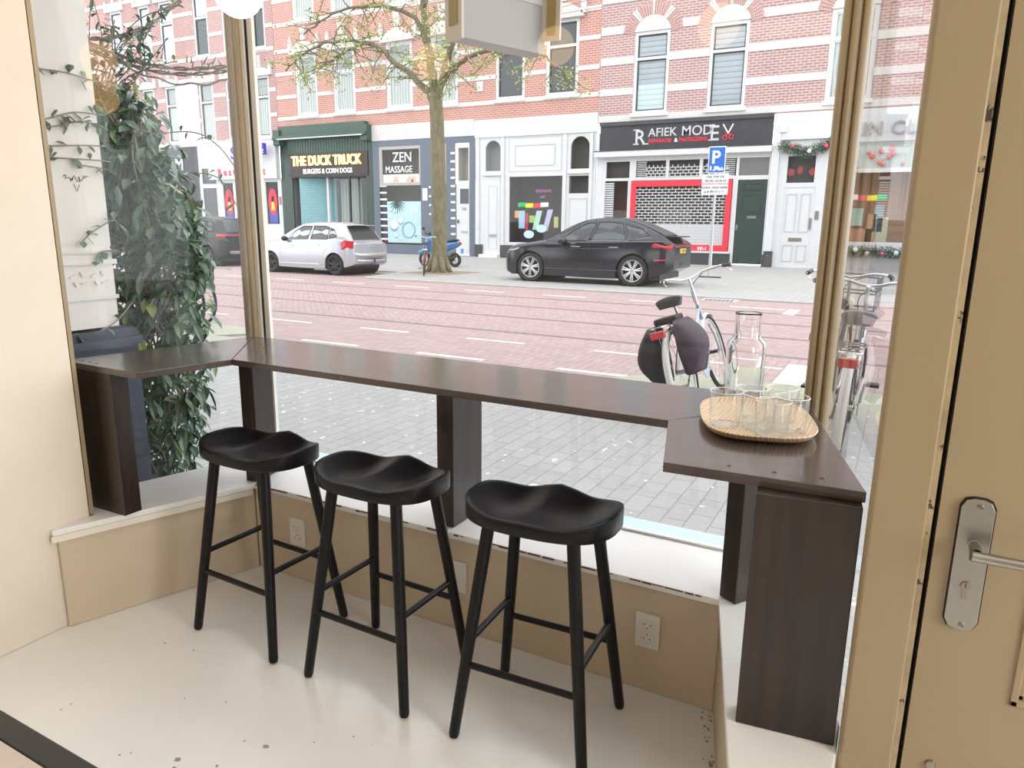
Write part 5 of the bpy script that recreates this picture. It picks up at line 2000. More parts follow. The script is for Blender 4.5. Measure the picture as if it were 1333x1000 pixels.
def bicycle(name, label, loc, rz, lean=0.0, frame=None, fender=None, grip=None, step=True, steer=0.0, saddle_c=None, rack=True, skirt=None, hb='city', group=None, taillight=True, crate=False, headlamp=False):
    """x forward, wheels at x=0 (rear) and x=1.08 (front)"""
    c = thing(name, label, 'bicycle', loc, 0, group)
    c.rotation_euler = (lean, 0, rz)
    c.rotation_mode = 'XYZ'
    frame = frame or mat('black bicycle paint', (.02, .02, .022), .3, coat=.4)
    fender = fender or frame
    grip = grip or mat('black grip', (.03, .03, .03), .6)
    r = .345
    WB = 1.08

    def whl(x, y=0):
        w = MB().torus((x, y, r), r - .018, .019, 'Y', 44, 8).build('wheel', tyre, c, smooth='all')
        MB().torus((x, y, r), r - .045, .010, 'Y', 40, 6).build('rim', spoke_m, w, smooth='all')
        s = MB()
        for k in range(18):
            a = 2 * PI * k / 18
            s.tube([(x + .02 * math.cos(a + .9), y + (.02 if k % 2 else -.02), r + .02 * math.sin(a + .9)), (x + (r - .045) * math.cos(a), y, r + (r - .045) * math.sin(a))], .0016, 3, cap=False)
        s.tube([(x, y - .05, r), (x, y + .05, r)], .018, 10)
        s.build('spokes', spoke_m, w)
        return w
    whl(0)
    whl(WB)
    # mudguards
    for x, a0, a1 in ((0, 20, 215), (WB, 60, 200)):
        mb = MB()
        N = 18
        V = []
        for k in range(N + 1):
            a = R(a0 + (a1 - a0) * k / N)
            for (yy, dr_) in ((-.028, -.012), (0, .004), (.028, -.012)):
                V.append((x + (r + .014 + dr_) * math.cos(a), yy, r + (r + .014 + dr_) * math.sin(a)))
        mb.add(V, [(i * 3 + j, i * 3 + j + 1, i * 3 + j + 4, i * 3 + j + 3) for i in range(N) for j in range(2)])
        o = mb.build('mudguard', fender, c, smooth='all')
        so = o.modifiers.new('s', 'SOLIDIFY')
        so.thickness = .003
    BBp, ST, HT, HB_ = Vector((.44, 0, .29)), Vector((.27, 0, .74)), Vector((.90, 0, .80)), Vector((.945, 0, .62))
    f = MB()
    f.tube([BBp, ST], .016, 10)
    f.tube([HT, HB_], .019, 10)
    if step:
        f.tube(smooth_path([HB_ + Vector((-.01, 0, .03)), (.70, 0, .45), BBp], 5), .018, 10)
        f.tube(smooth_path([HT + Vector((-.005, 0, -.04)), (.62, 0, .58), (.36, 0, .50)], 5), .014, 10)
    else:
        f.tube([HB_ + Vector((-.01, 0, .03)), BBp], .018, 10)
        f.tube([HT + Vector((0, 0, -.03)), ST + Vector((0, 0, -.03))], .015, 10)
    for s in (-.05, .05):
        f.tube([BBp + Vector((0, s * .5, 0)), (0, s, r)], .009, 8)
        f.tube([ST + Vector((-.01, s * .3, -.04)), (0, s, r)], .008, 8)
        f.tube([HB_ + Vector((.005, s * .8, -.01)), (1.02, s, .50), (WB, s, r)], .010, 8)
    f.build('frame', frame, c, smooth=True)
    s = MB().tube([ST, ST + Vector((-.045, 0, .12))], .013, 10)
    s.build('seat_post', chrome, c)
    sd = MB()
    sv = []
    S = Vector((.20, 0, .88))
    prof_ = [(-.13, .085, .0), (-.11, .105, .025), (-.04, .10, .03), (.04, .055, .022), (.12, .028, .02), (.155, .015, .01)]
    for px_, w_, h_ in prof_:
        for k in range(9):
            a = PI * k / 8
            sv.append((S.x + px_, w_ * math.cos(a), S.z + h_ + .028 * math.sin(a)))
        sv.append((S.x + px_, -w_ * .8, S.z - .03))
        sv.append((S.x + px_, w_ * .8, S.z - .03))
    n = 11
    sd.add(sv, [(i * n + k, i * n + (k + 1) % n, (i + 1) * n + (k + 1) % n, (i + 1) * n + k) for i in range(len(prof_) - 1) for k in range(n)] + [tuple(range(n)), tuple((len(prof_) - 1) * n + k for k in range(n))[::-1]])
    sd.build('saddle', saddle_c or mat('black saddle', (.035, .035, .04), .45), c, smooth=True)
    h = MB()
    top_ = HT + Vector((-.06, 0, .24))
    h.tube([HT, top_], .013, 10)
    Q = Matrix.Rotation(steer, 3, 'Z')
    bars = [(-.20, -.31, .02), (-.08, -.29, .035), (.02, -.16, .03), (.045, -.05, .0), (.045, .05, .0), (.02, .16, .03), (-.08, .29, .035), (-.20, .31, .02)]
    bp = [top_ + Q @ Vector(b) for b in bars]
    h.tube(smooth_path(bp, 6), .0115, 10)
    h.build('handlebar', chrome, c, smooth=True)
    for a, b in ((bp[0], bp[1]), (bp[-1], bp[-2])):
        MB().tube([a, a.lerp(b, .9)], .017, 10).build('grip', grip, c, smooth=True)
        MB().tube([a.lerp(b, .95) + Vector((0, 0, 0)), a.lerp(b, .75) + Vector((.05, 0, -.03)), a.lerp(b, .1) + Vector((.05, 0, -.05))], .005, 6).build('brake_lever', chrome, c)
    MB().tube(smooth_path([bp[2], HT + Vector((.12, .05, .15)), HT + Vector((.06, .02, -.05)), (WB - .02, .03, .66)], 5), .0035, 5).build('brake_cable', grip, c)
    if rack:
        k_ = MB()
        for s in (-.06, .06):
            k_.tube([(.20, s, .70), (.10, s, .735), (-.30, s, .735), (-.33, s * .5, .735)], .006, 8)
            k_.tube([(-.22, s, .735), (0, s * 1.1, r + .02)], .005, 8)
        for q_ in (-.25, -.12, .02, .12):
            k_.tube([(q_, -.06, .735), (q_, .06, .735)], .005, 6)
        k_.build('luggage_rack', chrome, c, smooth=True)
    if taillight:
        t_ = MB().box(-.375, -.335, -.055, .055, .655, .71)
        t_.build('rear_light', tail, c, bevel=.008)
    MB().lathe([(.0001, -.012), (.09, -.012), (.09, -.008), (.0001, -.008)], (BBp.x, -.055, BBp.z), 24, 'Y').build('chain_case', frame, c)
    cr = MB()
    for s, a in ((-1, 40), (1, 220)):
        e = BBp + Vector((.165 * math.cos(R(a)), s * .08, .165 * math.sin(R(a))))
        cr.tube([BBp + Vector((0, s * .07, 0)), e], .008, 6)
        cr.cbox(e + Vector((0, s * .05, 0)), (.09, .08, .02))
    cr.build('pedals', trimk, c)
    if headlamp:
        MB().ball((HT.x + .06, 0, HT.z + .02), .05, 14, 10).build('headlamp', mat('cream lamp', (.75, .72, .62), .3), c, smooth=True)
    if crate:
        k_ = MB()
        X0, X1, Y0, Y1, Z0, Z1 = .98, 1.32, -.2, .2, .76, 1.04
        for z in (Z0, (Z0 + Z1) / 2, Z1):
            k_.tube([(X0, Y0, z), (X1, Y0, z), (X1, Y1, z), (X0, Y1, z)], .008, 6, closed=True)
        for x in (X0, (X0 + X1) / 2, X1):
            for y in (Y0, Y1):
                k_.tube([(x, y, Z0), (x, y, Z1)], .008, 6)
        for y in (-.1, 0, .1):
            k_.tube([(X0, y, Z0), (X1, y, Z0)], .006, 6)
        k_.build('front_carrier', mat('grey carrier', (.3, .33, .34), .4, .5), c)
    return c, (r, WB)


silf = mat('silver blue bicycle paint', (.34, .42, .50), .3, .5, coat=.4)
whf = mat('white mudguard', (.75, .75, .73), .35)
# centre bicycle with saddlebags
bk, _ = bicycle('bicycle', 'silver grey city bicycle with purple and black saddlebags, leaning behind the middle of the bar', (-1.31, 5.42, GW), R(90), R(-18), silf, whf, steer=R(40))
bagm = mottled('black purple saddlebag cloth', (.055, .035, .055), .4, 5, .7)
bagk = mat('black saddlebag cloth', (.015, .015, .017), .75)
stripe = mat('pale bag stripe', (.12, .10, .22), .6)


def bag(parent, s, m, name, dz=0.0, big=1.0):
    mb = MB()
    V = []
    N, K = 10, 14
    for i in range(N + 1):
        u = i / N
        z = .74 - (.40 * big) * u + dz
        wd_ = (.17 + .04 * math.sin(u * PI)) * big
        th = (.035 + .075 * math.sin(min(1, u * 1.15) * PI * .85))
        for k in range(K):
            a = 2 * PI * k / K
            x = -.08 + wd_ * math.copysign(abs(math.cos(a)) ** .6, math.cos(a)) * (1 - .15 * u * u)
            y = s * (.085 + th * .7 + th * math.copysign(abs(math.sin(a)) ** .7, math.sin(a)) * .9)
            V.append((x, y, z + .015 * math.sin(x * 30)))
    f = [(i * K + k, i * K + (k + 1) % K, (i + 1) * K + (k + 1) % K, (i + 1) * K + k) for i in range(N) for k in range(K)]
    f += [tuple(range(K))[::-1], tuple(N * K + k for k in range(K))]
    mb.add(V, f)
    return mb.build(name, m, parent, smooth='all')


b1 = bag(bk, -1, bagm, 'saddlebag')
MB().tube([(-.20, -.205, .50), (.0, -.232, .44), (.10, -.205, .46)], .012, 6).build('bag_stripe', stripe, b1)
bag(bk, 1, bagk, 'saddlebag', -.02, 1.05)
MB().box(-.12, .10, -.09, .09, .737, .79).build('rack_bag', bagk, bk, bevel=.015)
# pair of bicycles seen through the slanted right pane
blk = mat('black bicycle paint', (.02, .02, .022), .3, coat=.4)
bicycle('bicycle', 'black city bicycle with white rear mudguard and red lamp, seen through the narrow right pane', (-.235, 4.78, GW), R(90), R(2), blk, whf, steer=R(-8), saddle_c=mat('grey saddle', (.20, .19, .19), .5))
bicycle('bicycle', 'black carrier bicycle with a cream headlamp, standing beyond the other one in the right pane', (-.47, 5.75, GW), R(86), R(2), blk, blk, steer=R(4), crate=True, headlamp=True)
# two bicycles half hidden behind the plant
bicycle('bicycle', 'bicycle behind the climbing plant, only its nearer wheel edge showing', (-9.50, 6.47, GW), R(-3), 0, blk, blk)
bicycle('bicycle', 'bicycle behind the climbing plant, standing on the road side of the other one', (-9.93, 6.98, GR), R(-2), 0, blk, blk)
# red bicycle leaning at the tree
bicycle('bicycle', 'small red bicycle seen end on, leaning against the left side of the tree trunk', (-11.80, 16.62, GW), R(124), R(4), mat('red bicycle paint', (.6, .04, .05), .3, coat=.4), blk, headlamp=False, taillight=False)

# ---------------------------------------------------------------- scooter
sc1 = thing('motor_scooter', 'blue motor scooter parked behind the tree trunk', 'scooter', (-14.95, 20.75, GW))
bluep = mat('blue scooter paint', (.03, .16, .42), .2, .2, coat=.8)
bluel = mat('light blue scooter paint', (.06, .42, .62), .2, .2, coat=.8)


def scw(x):
    w = MB()
    w.torus((x, 0, .24), .19, .055, 'Y', 32, 10)
    o = w.build('wheel', tyre, sc1, smooth='all')
    s = MB().torus((x, 0, .24), .13, .014, 'Y', 24, 6)
    for k in range(5):
        a = 2 * PI * k / 5
        s.tube([(x, 0, .24), (x + .13 * math.cos(a), 0, .24 + .13 * math.sin(a))], .018, 6)
    s.build('rim', alloy, o)


scw(.28)
scw(1.52)


def loft(mb, rows, K=14, p=.75):
    """rows: (x, z centre, half width, half height)"""
    V = []
    for x, z, w_, h_ in rows:
        for k in range(K):
            a = 2 * PI * k / K
            V.append((x, w_ * math.copysign(abs(math.cos(a)) ** p, math.cos(a)), z + h_ * math.copysign(abs(math.sin(a)) ** p, math.sin(a))))
    f = [(i * K + k, i * K + (k + 1) % K, (i + 1) * K + (k + 1) % K, (i + 1) * K + k) for i in range(len(rows) - 1) for k in range(K)]
    f += [tuple(range(K))[::-1], tuple((len(rows) - 1) * K + k for k in range(K))]
    mb.add(V, f)
    return mb


loft(MB(), [(.20, .50, .02, .03), (.26, .56, .12, .12), (.38, .70, .17, .22), (.50, .78, .17, .26), (.60, .72, .14, .30), (.66, .60, .10, .28)]).build('front_shield', bluep, sc1, smooth=True)
loft(MB(), [(.02, .47, .03, .02), (.12, .50, .08, .04), (.28, .52, .09, .05), (.44, .50, .07, .04)]).build('front_mudguard', bluel, sc1, smooth=True)
loft(MB(), [(.60, .26, .14, .07), (.80, .25, .16, .05), (1.05, .28, .16, .09)]).build('footboard', trimk, sc1, smooth=True)
loft(MB(), [(.98, .50, .10, .20), (1.1, .60, .16, .19), (1.3, .68, .17, .16), (1.55, .74, .14, .12), (1.72, .78, .08, .07)]).build('rear_body', bluep, sc1, smooth=True)
loft(MB(), [(.95, .80, .08, .02), (1.05, .84, .13, .05), (1.35, .87, .14, .05), (1.6, .90, .11, .04), (1.68, .90, .06, .02)]).build('saddle', trimk, sc1, smooth=True)
loft(MB(), [(1.05, .30, .08, .08), (1.3, .27, .10, .10), (1.5, .27, .08, .06)]).build('engine', trimk, sc1, smooth=True)
mb = MB().tube([(.55, 0, 1.0), (.48, 0, 1.12)], .05, 10)
mb.tube([(.52, -.32, 1.10), (.50, -.1, 1.08), (.50, .1, 1.08), (.52, .32, 1.10)], .018, 8)
mb.tube([(.50, -.2, 1.08), (.45, -.28, 1.25)], .008, 6)
mb.ball((.44, -.29, 1.28), .06, 10, 6)
mb.build('handlebar', trimk, sc1)
MB().box(1.70, 1.76, -.06, .06, .74, .82).build('rear_light', tail, sc1, bevel=.01)
MB().box(1.80, 1.82, -.08, .08, .45, .62).build('number_plate', mat('blue plate', (.10, .30, .65), .5), sc1)
MB().tube([(1.45, -.12, .30), (1.75, -.14, .42)], .035, 10).build('exhaust', trimk, sc1)
MB().tube([(.28, 0, .24), (.46, 0, .70), (.54, 0, 1.0)], .025, 8).build('fork', trimk, sc1)
MB().tube([(.95, -.1, .2), (.9, -.25, .01)], .012, 6).build('kickstand', trimk, sc1)

# ---------------------------------------------------------------- parking sign
ps = thing('parking_sign', 'blue parking sign with two white plates on a grey pole before the red framed window', 'road sign', (-4.90, 21.05, GW))
galv = mat('galvanised steel', (.55, .57, .58), .4, .6)
MB().tube([(0, 0, 0), (0, 0, 3.62)], [.035, .03], 14).build('pole', galv, ps, smooth=True)
MB().tube([(0, 0, 0), (0, 0, 1.25)], [.048, .045], 14).build('pole_sleeve', galv, ps, smooth=True)
blu = mat('traffic sign blue', (.02, .16, .62), .4)
sgn = MB().box(-.24, .24, -.055, -.04, 2.90, 3.62).build('sign_plate', WHITE, ps, bevel=.02)
MB().box(-.215, .215, -.058, -.054, 2.925, 3.595).build('blue_field', blu, sgn)
text_mesh('P', .48, 'letter', WHITE, sgn, (-.15, -.062, 3.17), depth=.003, off=.012)
mb = MB().box(-.06, .06, -.062, -.058, 2.99, 3.09).box(.06, .11, -.062, -.058, 2.97, 3.05).box(-.09, -.04, -.062, -.058, 2.96, 3.0)
mb.lathe([(.0001, -.062), (.022, -.062), (.022, -.058)], (-.155, 0, 3.08), 12, 'Y')
mb.box(-.18, -.13, -.062, -.058, 2.98, 3.06)
mb.slab([(.12, 2.98), (.20, 2.98), (.185, 3.03), (.15, 3.07), (.12, 3.02)], -.062, -.058)
mb.build('pictogram', WHITE, sgn)
tb = mat('sign text black', (.03, .03, .03), .5)
for z0_, z1_, ls in ((2.62, 2.88, ('MA T/M VR', '09.00-18.00 H')), (2.32, 2.60, ('buiten deze tijden', ''))):
    pl_ = MB().box(-.38, .36, -.055, -.045, z0_, z1_).build('text_plate', WHITE, ps, bevel=.01)
    if not ls[1]:
        strokes('plate_text', tb, pl_, -.30, .30, z0_ + .05, .06, -.056, 17, 8)
    for k, l_ in enumerate([q for q in ls if q]):
        text_mesh(l_, .095, 'plate_text', tb, pl_, (0, -.058, z1_ - .11 - k * .11), depth=.002, align='CENTER', sx=1.05)
pf = MB().prism([(-.25, -.06), (.30, -.06), (.34, 0), (.30, .06), (-.25, .06), (-.3, 0)], .0, .035)
pf.build('pole_foot', mat('cast foot', (.06, .06, .06), .6), ps)

# ---------------------------------------------------------------- street tree
bark = mat('plane bark', (.22, .19, .14), .9)
t = NT(bark)
v = t.coords((5, 5, 1.6))
n1 = t.noise(v, 2.0, 6, .65)
n2 = t.noise(t.coords((1, 1, .6)), 1.1, 3)
c_ = t.ramp(n1, [(.32, (.07, .06, .045)), (.55, (.17, .145, .105)), (.72, (.27, .25, .15))])
c_ = t.mix(t.m('MULTIPLY', n2, .5), c_, (.30, .29, .12))
t.col(c_)
t.bump(n1, .8, .05)
tr = thing('street_tree', 'tall street tree with mottled bark and young green leaves in front of the massage shop', 'tree', (-12.32, 18.15, GW))
random.seed(21)
TB = Vector((0, 0, 0))


def TP(px_, pz_, dy=0.0):
    """trunk and limb points given as (sideways, height) in the tree's own plane"""
    return Vector((px_, dy, pz_))


trunk = MB()
trunk.tube(smooth_path([(0, 0, -.03), (.0, 0, .25), (.02, 0, 1.0), (.02, 0, 2.4), (-.01, 0, 4.0), (-.06, .0, 5.1)], 6), [.36, .32, .29, .27, .26, .25] + [.245 - .0024 * k for k in range(25)], 20)
for k in range(7):
    a = 2 * PI * k / 7 + .3
    trunk.tube([(.18 * math.cos(a), .18 * math.sin(a), .45), (.29 * math.cos(a), .29 * math.sin(a), .12), (.40 * math.cos(a), .40 * math.sin(a), -.03)], [.09, .09, .04], 8)
trunk.build('trunk', bark, tr, smooth='all')
limbs = [([(-.04, 0, 4.9), (-.12, 0, 5.4), (-.23, 0, 5.96), (-.35, 0, 6.78), (-.46, 0, 7.6), (-.5, .1, 9.0), (-.3, .1, 11)], .15, .05),
         ([(.02, 0, 4.85), (.18, -.05, 5.35), (.50, -.2, 5.99), (.86, -.25, 6.56), (.99, -.25, 7.42), (1.2, -.2, 9.2)], .12, .04),
         ([(-.06, 0, 4.8), (-.30, -.05, 5.15), (-.56, -.1, 5.41), (-1.26, -.2, 5.93), (-1.78, -.3, 6.39), (-2.49, -.3, 6.65), (-3.62, -.2, 6.76), (-4.72, -.1, 6.67), (-5.84, 0, 6.18)], .11, .025),
         ([(.22, -.05, 5.35), (.60, -.1, 5.65), (.81, -.1, 5.77), (1.36, -.2, 5.96), (2.16, -.2, 6.0), (2.98, -.1, 5.94), (3.61, -.1, 5.65), (4.16, 0, 5.12)], .085, .02),
         ([(-.31, 0, 6.4), (-.61, -.1, 7.05), (-1.28, -.2, 7.41), (-2.39, -.3, 7.59), (-3.58, -.2, 7.56), (-5.01, 0, 7.17)], .075, .02),
         ([(-2.2, -.3, 6.6), (-2.85, -.4, 6.45), (-3.65, -.4, 6.16), (-4.45, -.3, 6.0)], .05, .02),
         ([(-.42, 0, 7.4), (.1, -.3, 8.1), (.6, -.4, 9.2)], .07, .03),
         ([(-.5, .1, 8.8), (-1.3, -.2, 9.6), (-2.3, -.3, 10.2)], .06, .02),
         ([(1.0, -.25, 7.5), (1.8, -.4, 8.3), (2.7, -.5, 9.2)], .06, .02)]
twigs = []
lb_ = []
for pts, r0, r1 in limbs:
    path = smooth_path(pts, 5)
    path = [p + Vector((random.gauss(0, .02), random.gauss(0, .02), random.gauss(0, .02))) if 0 < i < len(path) - 1 else p for i, p in enumerate(path)]
    rs = [r0 + (r1 - r0) * i / (len(path) - 1) for i in range(len(path))]
    m_ = MB().tube(path, rs, 10)
    m_.build('branch', bark, tr, smooth='all')
    lb_.append((path, r0))
tm = MB()
leafspots = []
for path, r0 in lb_:
    L = len(path) - 1
    for k in range(int(L * 1.1)):
        i = int(L * (.25 + .75 * random.random()))
        p = path[min(i, L)]
        d_ = Vector((random.gauss(0, 1), random.gauss(0, .7), random.gauss(-.05, .6))).normalized()
        q1 = p + d_ * random.uniform(.2, .45)
        q2 = q1 + (d_ + Vector((random.gauss(0, .4), random.gauss(0, .4), random.gauss(-.25, .4)))).normalized() * random.uniform(.25, .6)
        q3 = q2 + (d_ + Vector((random.gauss(0, .6), random.gauss(0, .5), random.gauss(-.3, .5)))).normalized() * random.uniform(.15, .4)
        tm.tube([p, q1, q2, q3], [.022, .014, .009, .004], 5)
        leafspots += [q1.lerp(q2, .6), q2, q3, q2.lerp(q3, .5)]
tm.build('twigs', bark, tr)
lf = mat('young leaf green', (.36, .42, .12), .6)
t = NT(lf)
t.col(t.ramp(t.noise(t.coords(), 6, 2), [(.3, (.22, .30, .08)), (.7, (.46, .50, .18))]))
lm = MB()
for p in leafspots:
    for k in range(random.choice((2, 4, 6, 9))):
        q = p + Vector((random.gauss(0, .12), random.gauss(0, .12), random.gauss(0, .09)))
        a = Vector((random.gauss(0, 1), random.gauss(0, 1), random.gauss(0, 1))).normalized()
        b = a.orthogonal().normalized()
        s = random.uniform(.03, .06)
        lm.add([q - a * s, q + b * s * .5, q + a * s, q - b * s * .5], [(0, 1, 2, 3)])
lm.build('foliage', lf, tr, fix=False)
soil = mottled('bare soil', (.30, .235, .15), .3, 6, .95)
struct(MB().prism([(-13.1, 17.25), (-11.45, 17.3), (-11.3, 18.9), (-12.9, 19.0)], GW, GW + .006).build('tree_pit', soil))

# overhead wires in the street
for i, (a, b) in enumerate((((-28.7, FY - 1.4, 7.8), (-11.2, FY - 1.4, 9.6)), ((-29.5, FY - 1.0, 9.0), (6, FY - 2.2, 9.5)))):
    o = MB().tube(smooth_path([a, ((a[0] + b[0]) / 2, (a[1] + b[1]) / 2 - .2, (a[2] + b[2]) / 2 - .12), b], 8), .014, 5)
    o = o.build('overhead_wire', MATS['grey wire'])
    tag(o, ('thin overhead cable slung across the orange brick house', 'thin overhead cable running along the whole row of houses')[i], 'cable')

# ================================================================ NEIGHBOURING PIER, CLIMBING PLANT, HANGING SIGN
plaster = mottled('white plaster pier', (.74, .735, .71), .05, 2.2, .7, stain=(.45, .44, .42), stain_pos=.8, sscale=30)
bpl = mottled('blue black plinth', (.055, .070, .10), .25, 9, .4)
PX, PY0, PY1 = -2.86, 1.42, 1.835
pier = MB().box(-3.6, PX, PY0 - .6, PY1, .97, 3.2)
pier.box(-3.6, PX + .012, PY0 - .6, PY1 + .012, 1.225, 1.245)
pier.box(-3.6, PX + .012, PY0 - .6, PY1 + .012, 1.27, 1.280)
pier.box(-3.6, PX + .008, PY0 - .6, PY1 + .008, 1.085, 1.10)
struct(pier.build('outer_pier', plaster))
pb = MB().box(-3.6, PX + .03, PY0 - .6, PY1 + .055, GW, .89)
pb.box(-3.6, PX + .045, PY0 - .6, PY1 + .07, .89, .925)
pb.box(-3.6, PX + .025, PY0 - .6, PY1 + .05, .925, .96)
struct(pb.build('outer_pier_plinth', bpl))
orn = MB()
for k in range(3):
    y = 1.60 + k * .085
    for j in range(4):
        a = PI / 2 * j + .5
        orn.tube([(PX + .004, y + .02 * math.cos(a), 1.17 + .02 * math.sin(a)), (PX + .006, y + .035 * math.cos(a + .8), 1.17 + .03 * math.sin(a + .8))], .004, 5)
struct(orn.build('plaster_relief', plaster))
gm = mat('graffiti black', (.06, .06, .07), .7)
gr = MB()
random.seed(5)
pts = [(PX + .003, 1.672 + k * .0052 + random.uniform(-.006, .006), 1.555 + random.uniform(-.013, .013)) for k in range(20)]
gr.tube(smooth_path(pts, 3), .0012, 4)
gr.tube([(PX + .003, 1.712, 1.535), (PX + .003, 1.722, 1.508), (PX + .003, 1.734, 1.533)], .0013, 4)
tag(gr.build('graffiti_scribble', gm), 'small black scribbled tag on the white pier left of the climbing plant', 'graffiti')

leafm = mat('jasmine leaf', (.035, .085, .045), .38, coat=.25)
t = NT(leafm)
gi = t.n('ShaderNodeNewGeometry')
t.col(t.ramp(gi.outputs['Random Per Island'], [(.0, (.05, .10, .065)), (.45, (.09, .165, .105)), (.8, (.15, .24, .16)), (.93, (.18, .26, .14)), (1, (.30, .36, .12))]))
vine = thing('climbing_plant', 'bushy dark green climbing plant on the corner of the white pier outside the left pane', 'plant', (-3.15, 2.28, GW))
random.seed(33)
VO = (-3.15, 2.28, GW)
lm = MB()


def leaf(mb, p, d_, ln, wd_, droop=.35):
    d_ = d_.normalized()
    up_ = Vector((0, 0, 1))
    s = d_.cross(up_)
    if s.length < .1:
        s = Vector((1, 0, 0))
    s.normalize()
    nn_ = s.cross(d_).normalized()
    s = (s + nn_ * random.gauss(0, .4)).normalized()
    c0 = p
    c1 = p + d_ * ln * .45 - up_ * ln * droop * .12
    c2 = p + d_ * ln * .95 - up_ * ln * droop * .6
    f = nn_ * wd_ * .25
    mb.add([c0, c1 + s * wd_ + f, c2, c1 - s * wd_ + f, c1, p + d_ * ln * .75 + s * wd_ * .7 - up_ * ln * droop * .33 + f, p + d_ * ln * .75 - s * wd_ * .7 - up_ * ln * droop * .33 + f, p + d_ * ln * .72 - up_ * ln * droop * .33],
           [(0, 4, 1), (0, 3, 4), (4, 7, 5, 1), (4, 3, 6, 7), (7, 2, 5), (7, 6, 2)])


# the silhouette of the bush: height -> (left edge x, right edge x) on the plane y = 2.3
sil = [(.02, -3.50, -3.33), (.20, -3.52, -3.10), (.45, -3.50, -3.00), (.65, -3.45, -2.95), (.85, -3.46, -2.93), (1.05, -3.44, -2.86), (1.25, -3.46, -2.84), (1.45, -3.42, -2.92), (1.65, -3.46, -3.03), (1.80, -3.50, -3.10), (1.92, -3.52, -3.20), (2.02, -3.47, -3.30)]
lx = curve_fn([(a, b) for a, b, c in sil])
rx = curve_fn([(a, c) for a, b, c in sil])
st = MB()
for k in range(3300):
    z = random.uniform(.03, 2.02)
    if z < .75 and random.random() < .35:
        continue
    a, b = lx(z), rx(z)
    u = random.random()
    x = a + (b - a) * u
    y = 2.22 + random.uniform(-.20, .24) * math.sqrt(max(0, 1 - (2 * u - 1) ** 2)) + random.uniform(-.03, .03)
    p = Vector((x, y, z))
    d_ = Vector((random.gauss(0, .7) + (u - .5), random.gauss(-.35, .6), random.gauss(-.35, .55)))
    leaf(lm, p, d_, random.uniform(.055, .115), random.uniform(.013, .025), random.uniform(.1, .8))
for k in range(26):
    x0_ = random.uniform(-3.45, -3.1)
    pts = [(x0_, 2.2, .02 + random.uniform(0, .3))]
    for j in range(7):
        q = pts[-1]
        z = q[2] + random.uniform(.15, .32)
        if z > 2.05:
            break
        pts.append((max(lx(z) + .05, min(rx(z) - .05, q[0] + random.gauss(0, .05))), 2.2 + random.uniform(-.1, .12), z))
    if len(pts) > 2:
        st.tube(smooth_path(pts, 4), .004 + random.random() * .003, 5)
# runners over the pier and along the wires at the top
runs = [[(-3.15, 2.1, 1.88), (-2.93, 1.92, 1.82), (-2.85, 1.845, 1.805), (-2.85, 1.74, 1.80), (-2.85, 1.64, 1.765), (-2.85, 1.56, 1.75)],
        [(-2.93, 1.92, 1.76), (-2.85, 1.84, 1.762), (-2.85, 1.76, 1.77), (-2.85, 1.64, 1.736), (-2.85, 1.56, 1.73)],
        [(-2.93, 1.92, 1.68), (-2.85, 1.835, 1.687), (-2.85, 1.64, 1.669), (-2.85, 1.56, 1.66)],
        [(-2.93, 1.92, 1.62), (-2.85, 1.844, 1.63), (-2.85, 1.64, 1.627), (-2.85, 1.58, 1.63)],
        [(-2.93, 1.90, 1.60), (-2.85, 1.841, 1.60), (-2.85, 1.743, 1.607)],
        [(-2.98, 2.0, 1.95), (-2.85, 1.82, 1.93), (-2.85, 1.72, 1.94), (-2.85, 1.62, 1.935)],
        [(-2.9, 1.90, 1.36), (-2.82, 1.84, 1.40), (-2.84, 1.80, 1.38), (-2.84, 1.74, 1.344), (-2.82, 1.70, 1.32)],
        [(-2.9, 1.90, 1.26), (-2.82, 1.83, 1.28), (-2.84, 1.77, 1.27), (-2.84, 1.75, 1.22)],
        [(-2.88, 1.92, 1.06), (-2.83, 1.80, .99), (-2.84, 1.70, .95), (-2.84, 1.63, .96)],
        [(-3.05, 2.2, 1.78), (-2.95, 2.35, 1.80), (-2.85, 2.4, 1.74), (-2.78, 2.45, 1.62)],
        [(-2.95, 2.3, 1.62), (-2.85, 2.38, 1.60), (-2.80, 2.42, 1.50), (-2.76, 2.44, 1.42)]]
for i, r_ in enumerate(runs):
    pp = smooth_path(r_, 6)
    st.tube(pp, .0028, 5)
    for k in range(len(pp)):
        if random.random() < .5:
            leaf(lm, pp[k], Vector((random.gauss(.2, .5), random.gauss(0, .7), random.gauss(0, .7))), random.uniform(.03, .06), random.uniform(.009, .016))
# spray of shoots climbing to the steel wires near the top
for k in range(16):
    a = Vector((-3.45 + random.random() * .25, 2.15, 1.95))
    b = a + Vector((random.uniform(-.1, .45), random.uniform(-.1, .3), random.uniform(.12, .45)))
    m_ = a.lerp(b, .5) + Vector((random.gauss(0, .05), 0, random.gauss(0, .05)))
    pp = smooth_path([a, m_, b], 5)
    st.tube(pp, .0025, 4)
    for q in pp[3:]:
        for _k in range(2):
            leaf(lm, q, Vector((random.gauss(0, 1), random.gauss(0, 1), random.gauss(0, .7))), random.uniform(.03, .055), random.uniform(.008, .013))
lm.build('foliage', leafm, vine, off=VO, fix=False)
st.build('stems', mat('vine stem', (.24, .22, .19), .8), vine, off=VO)
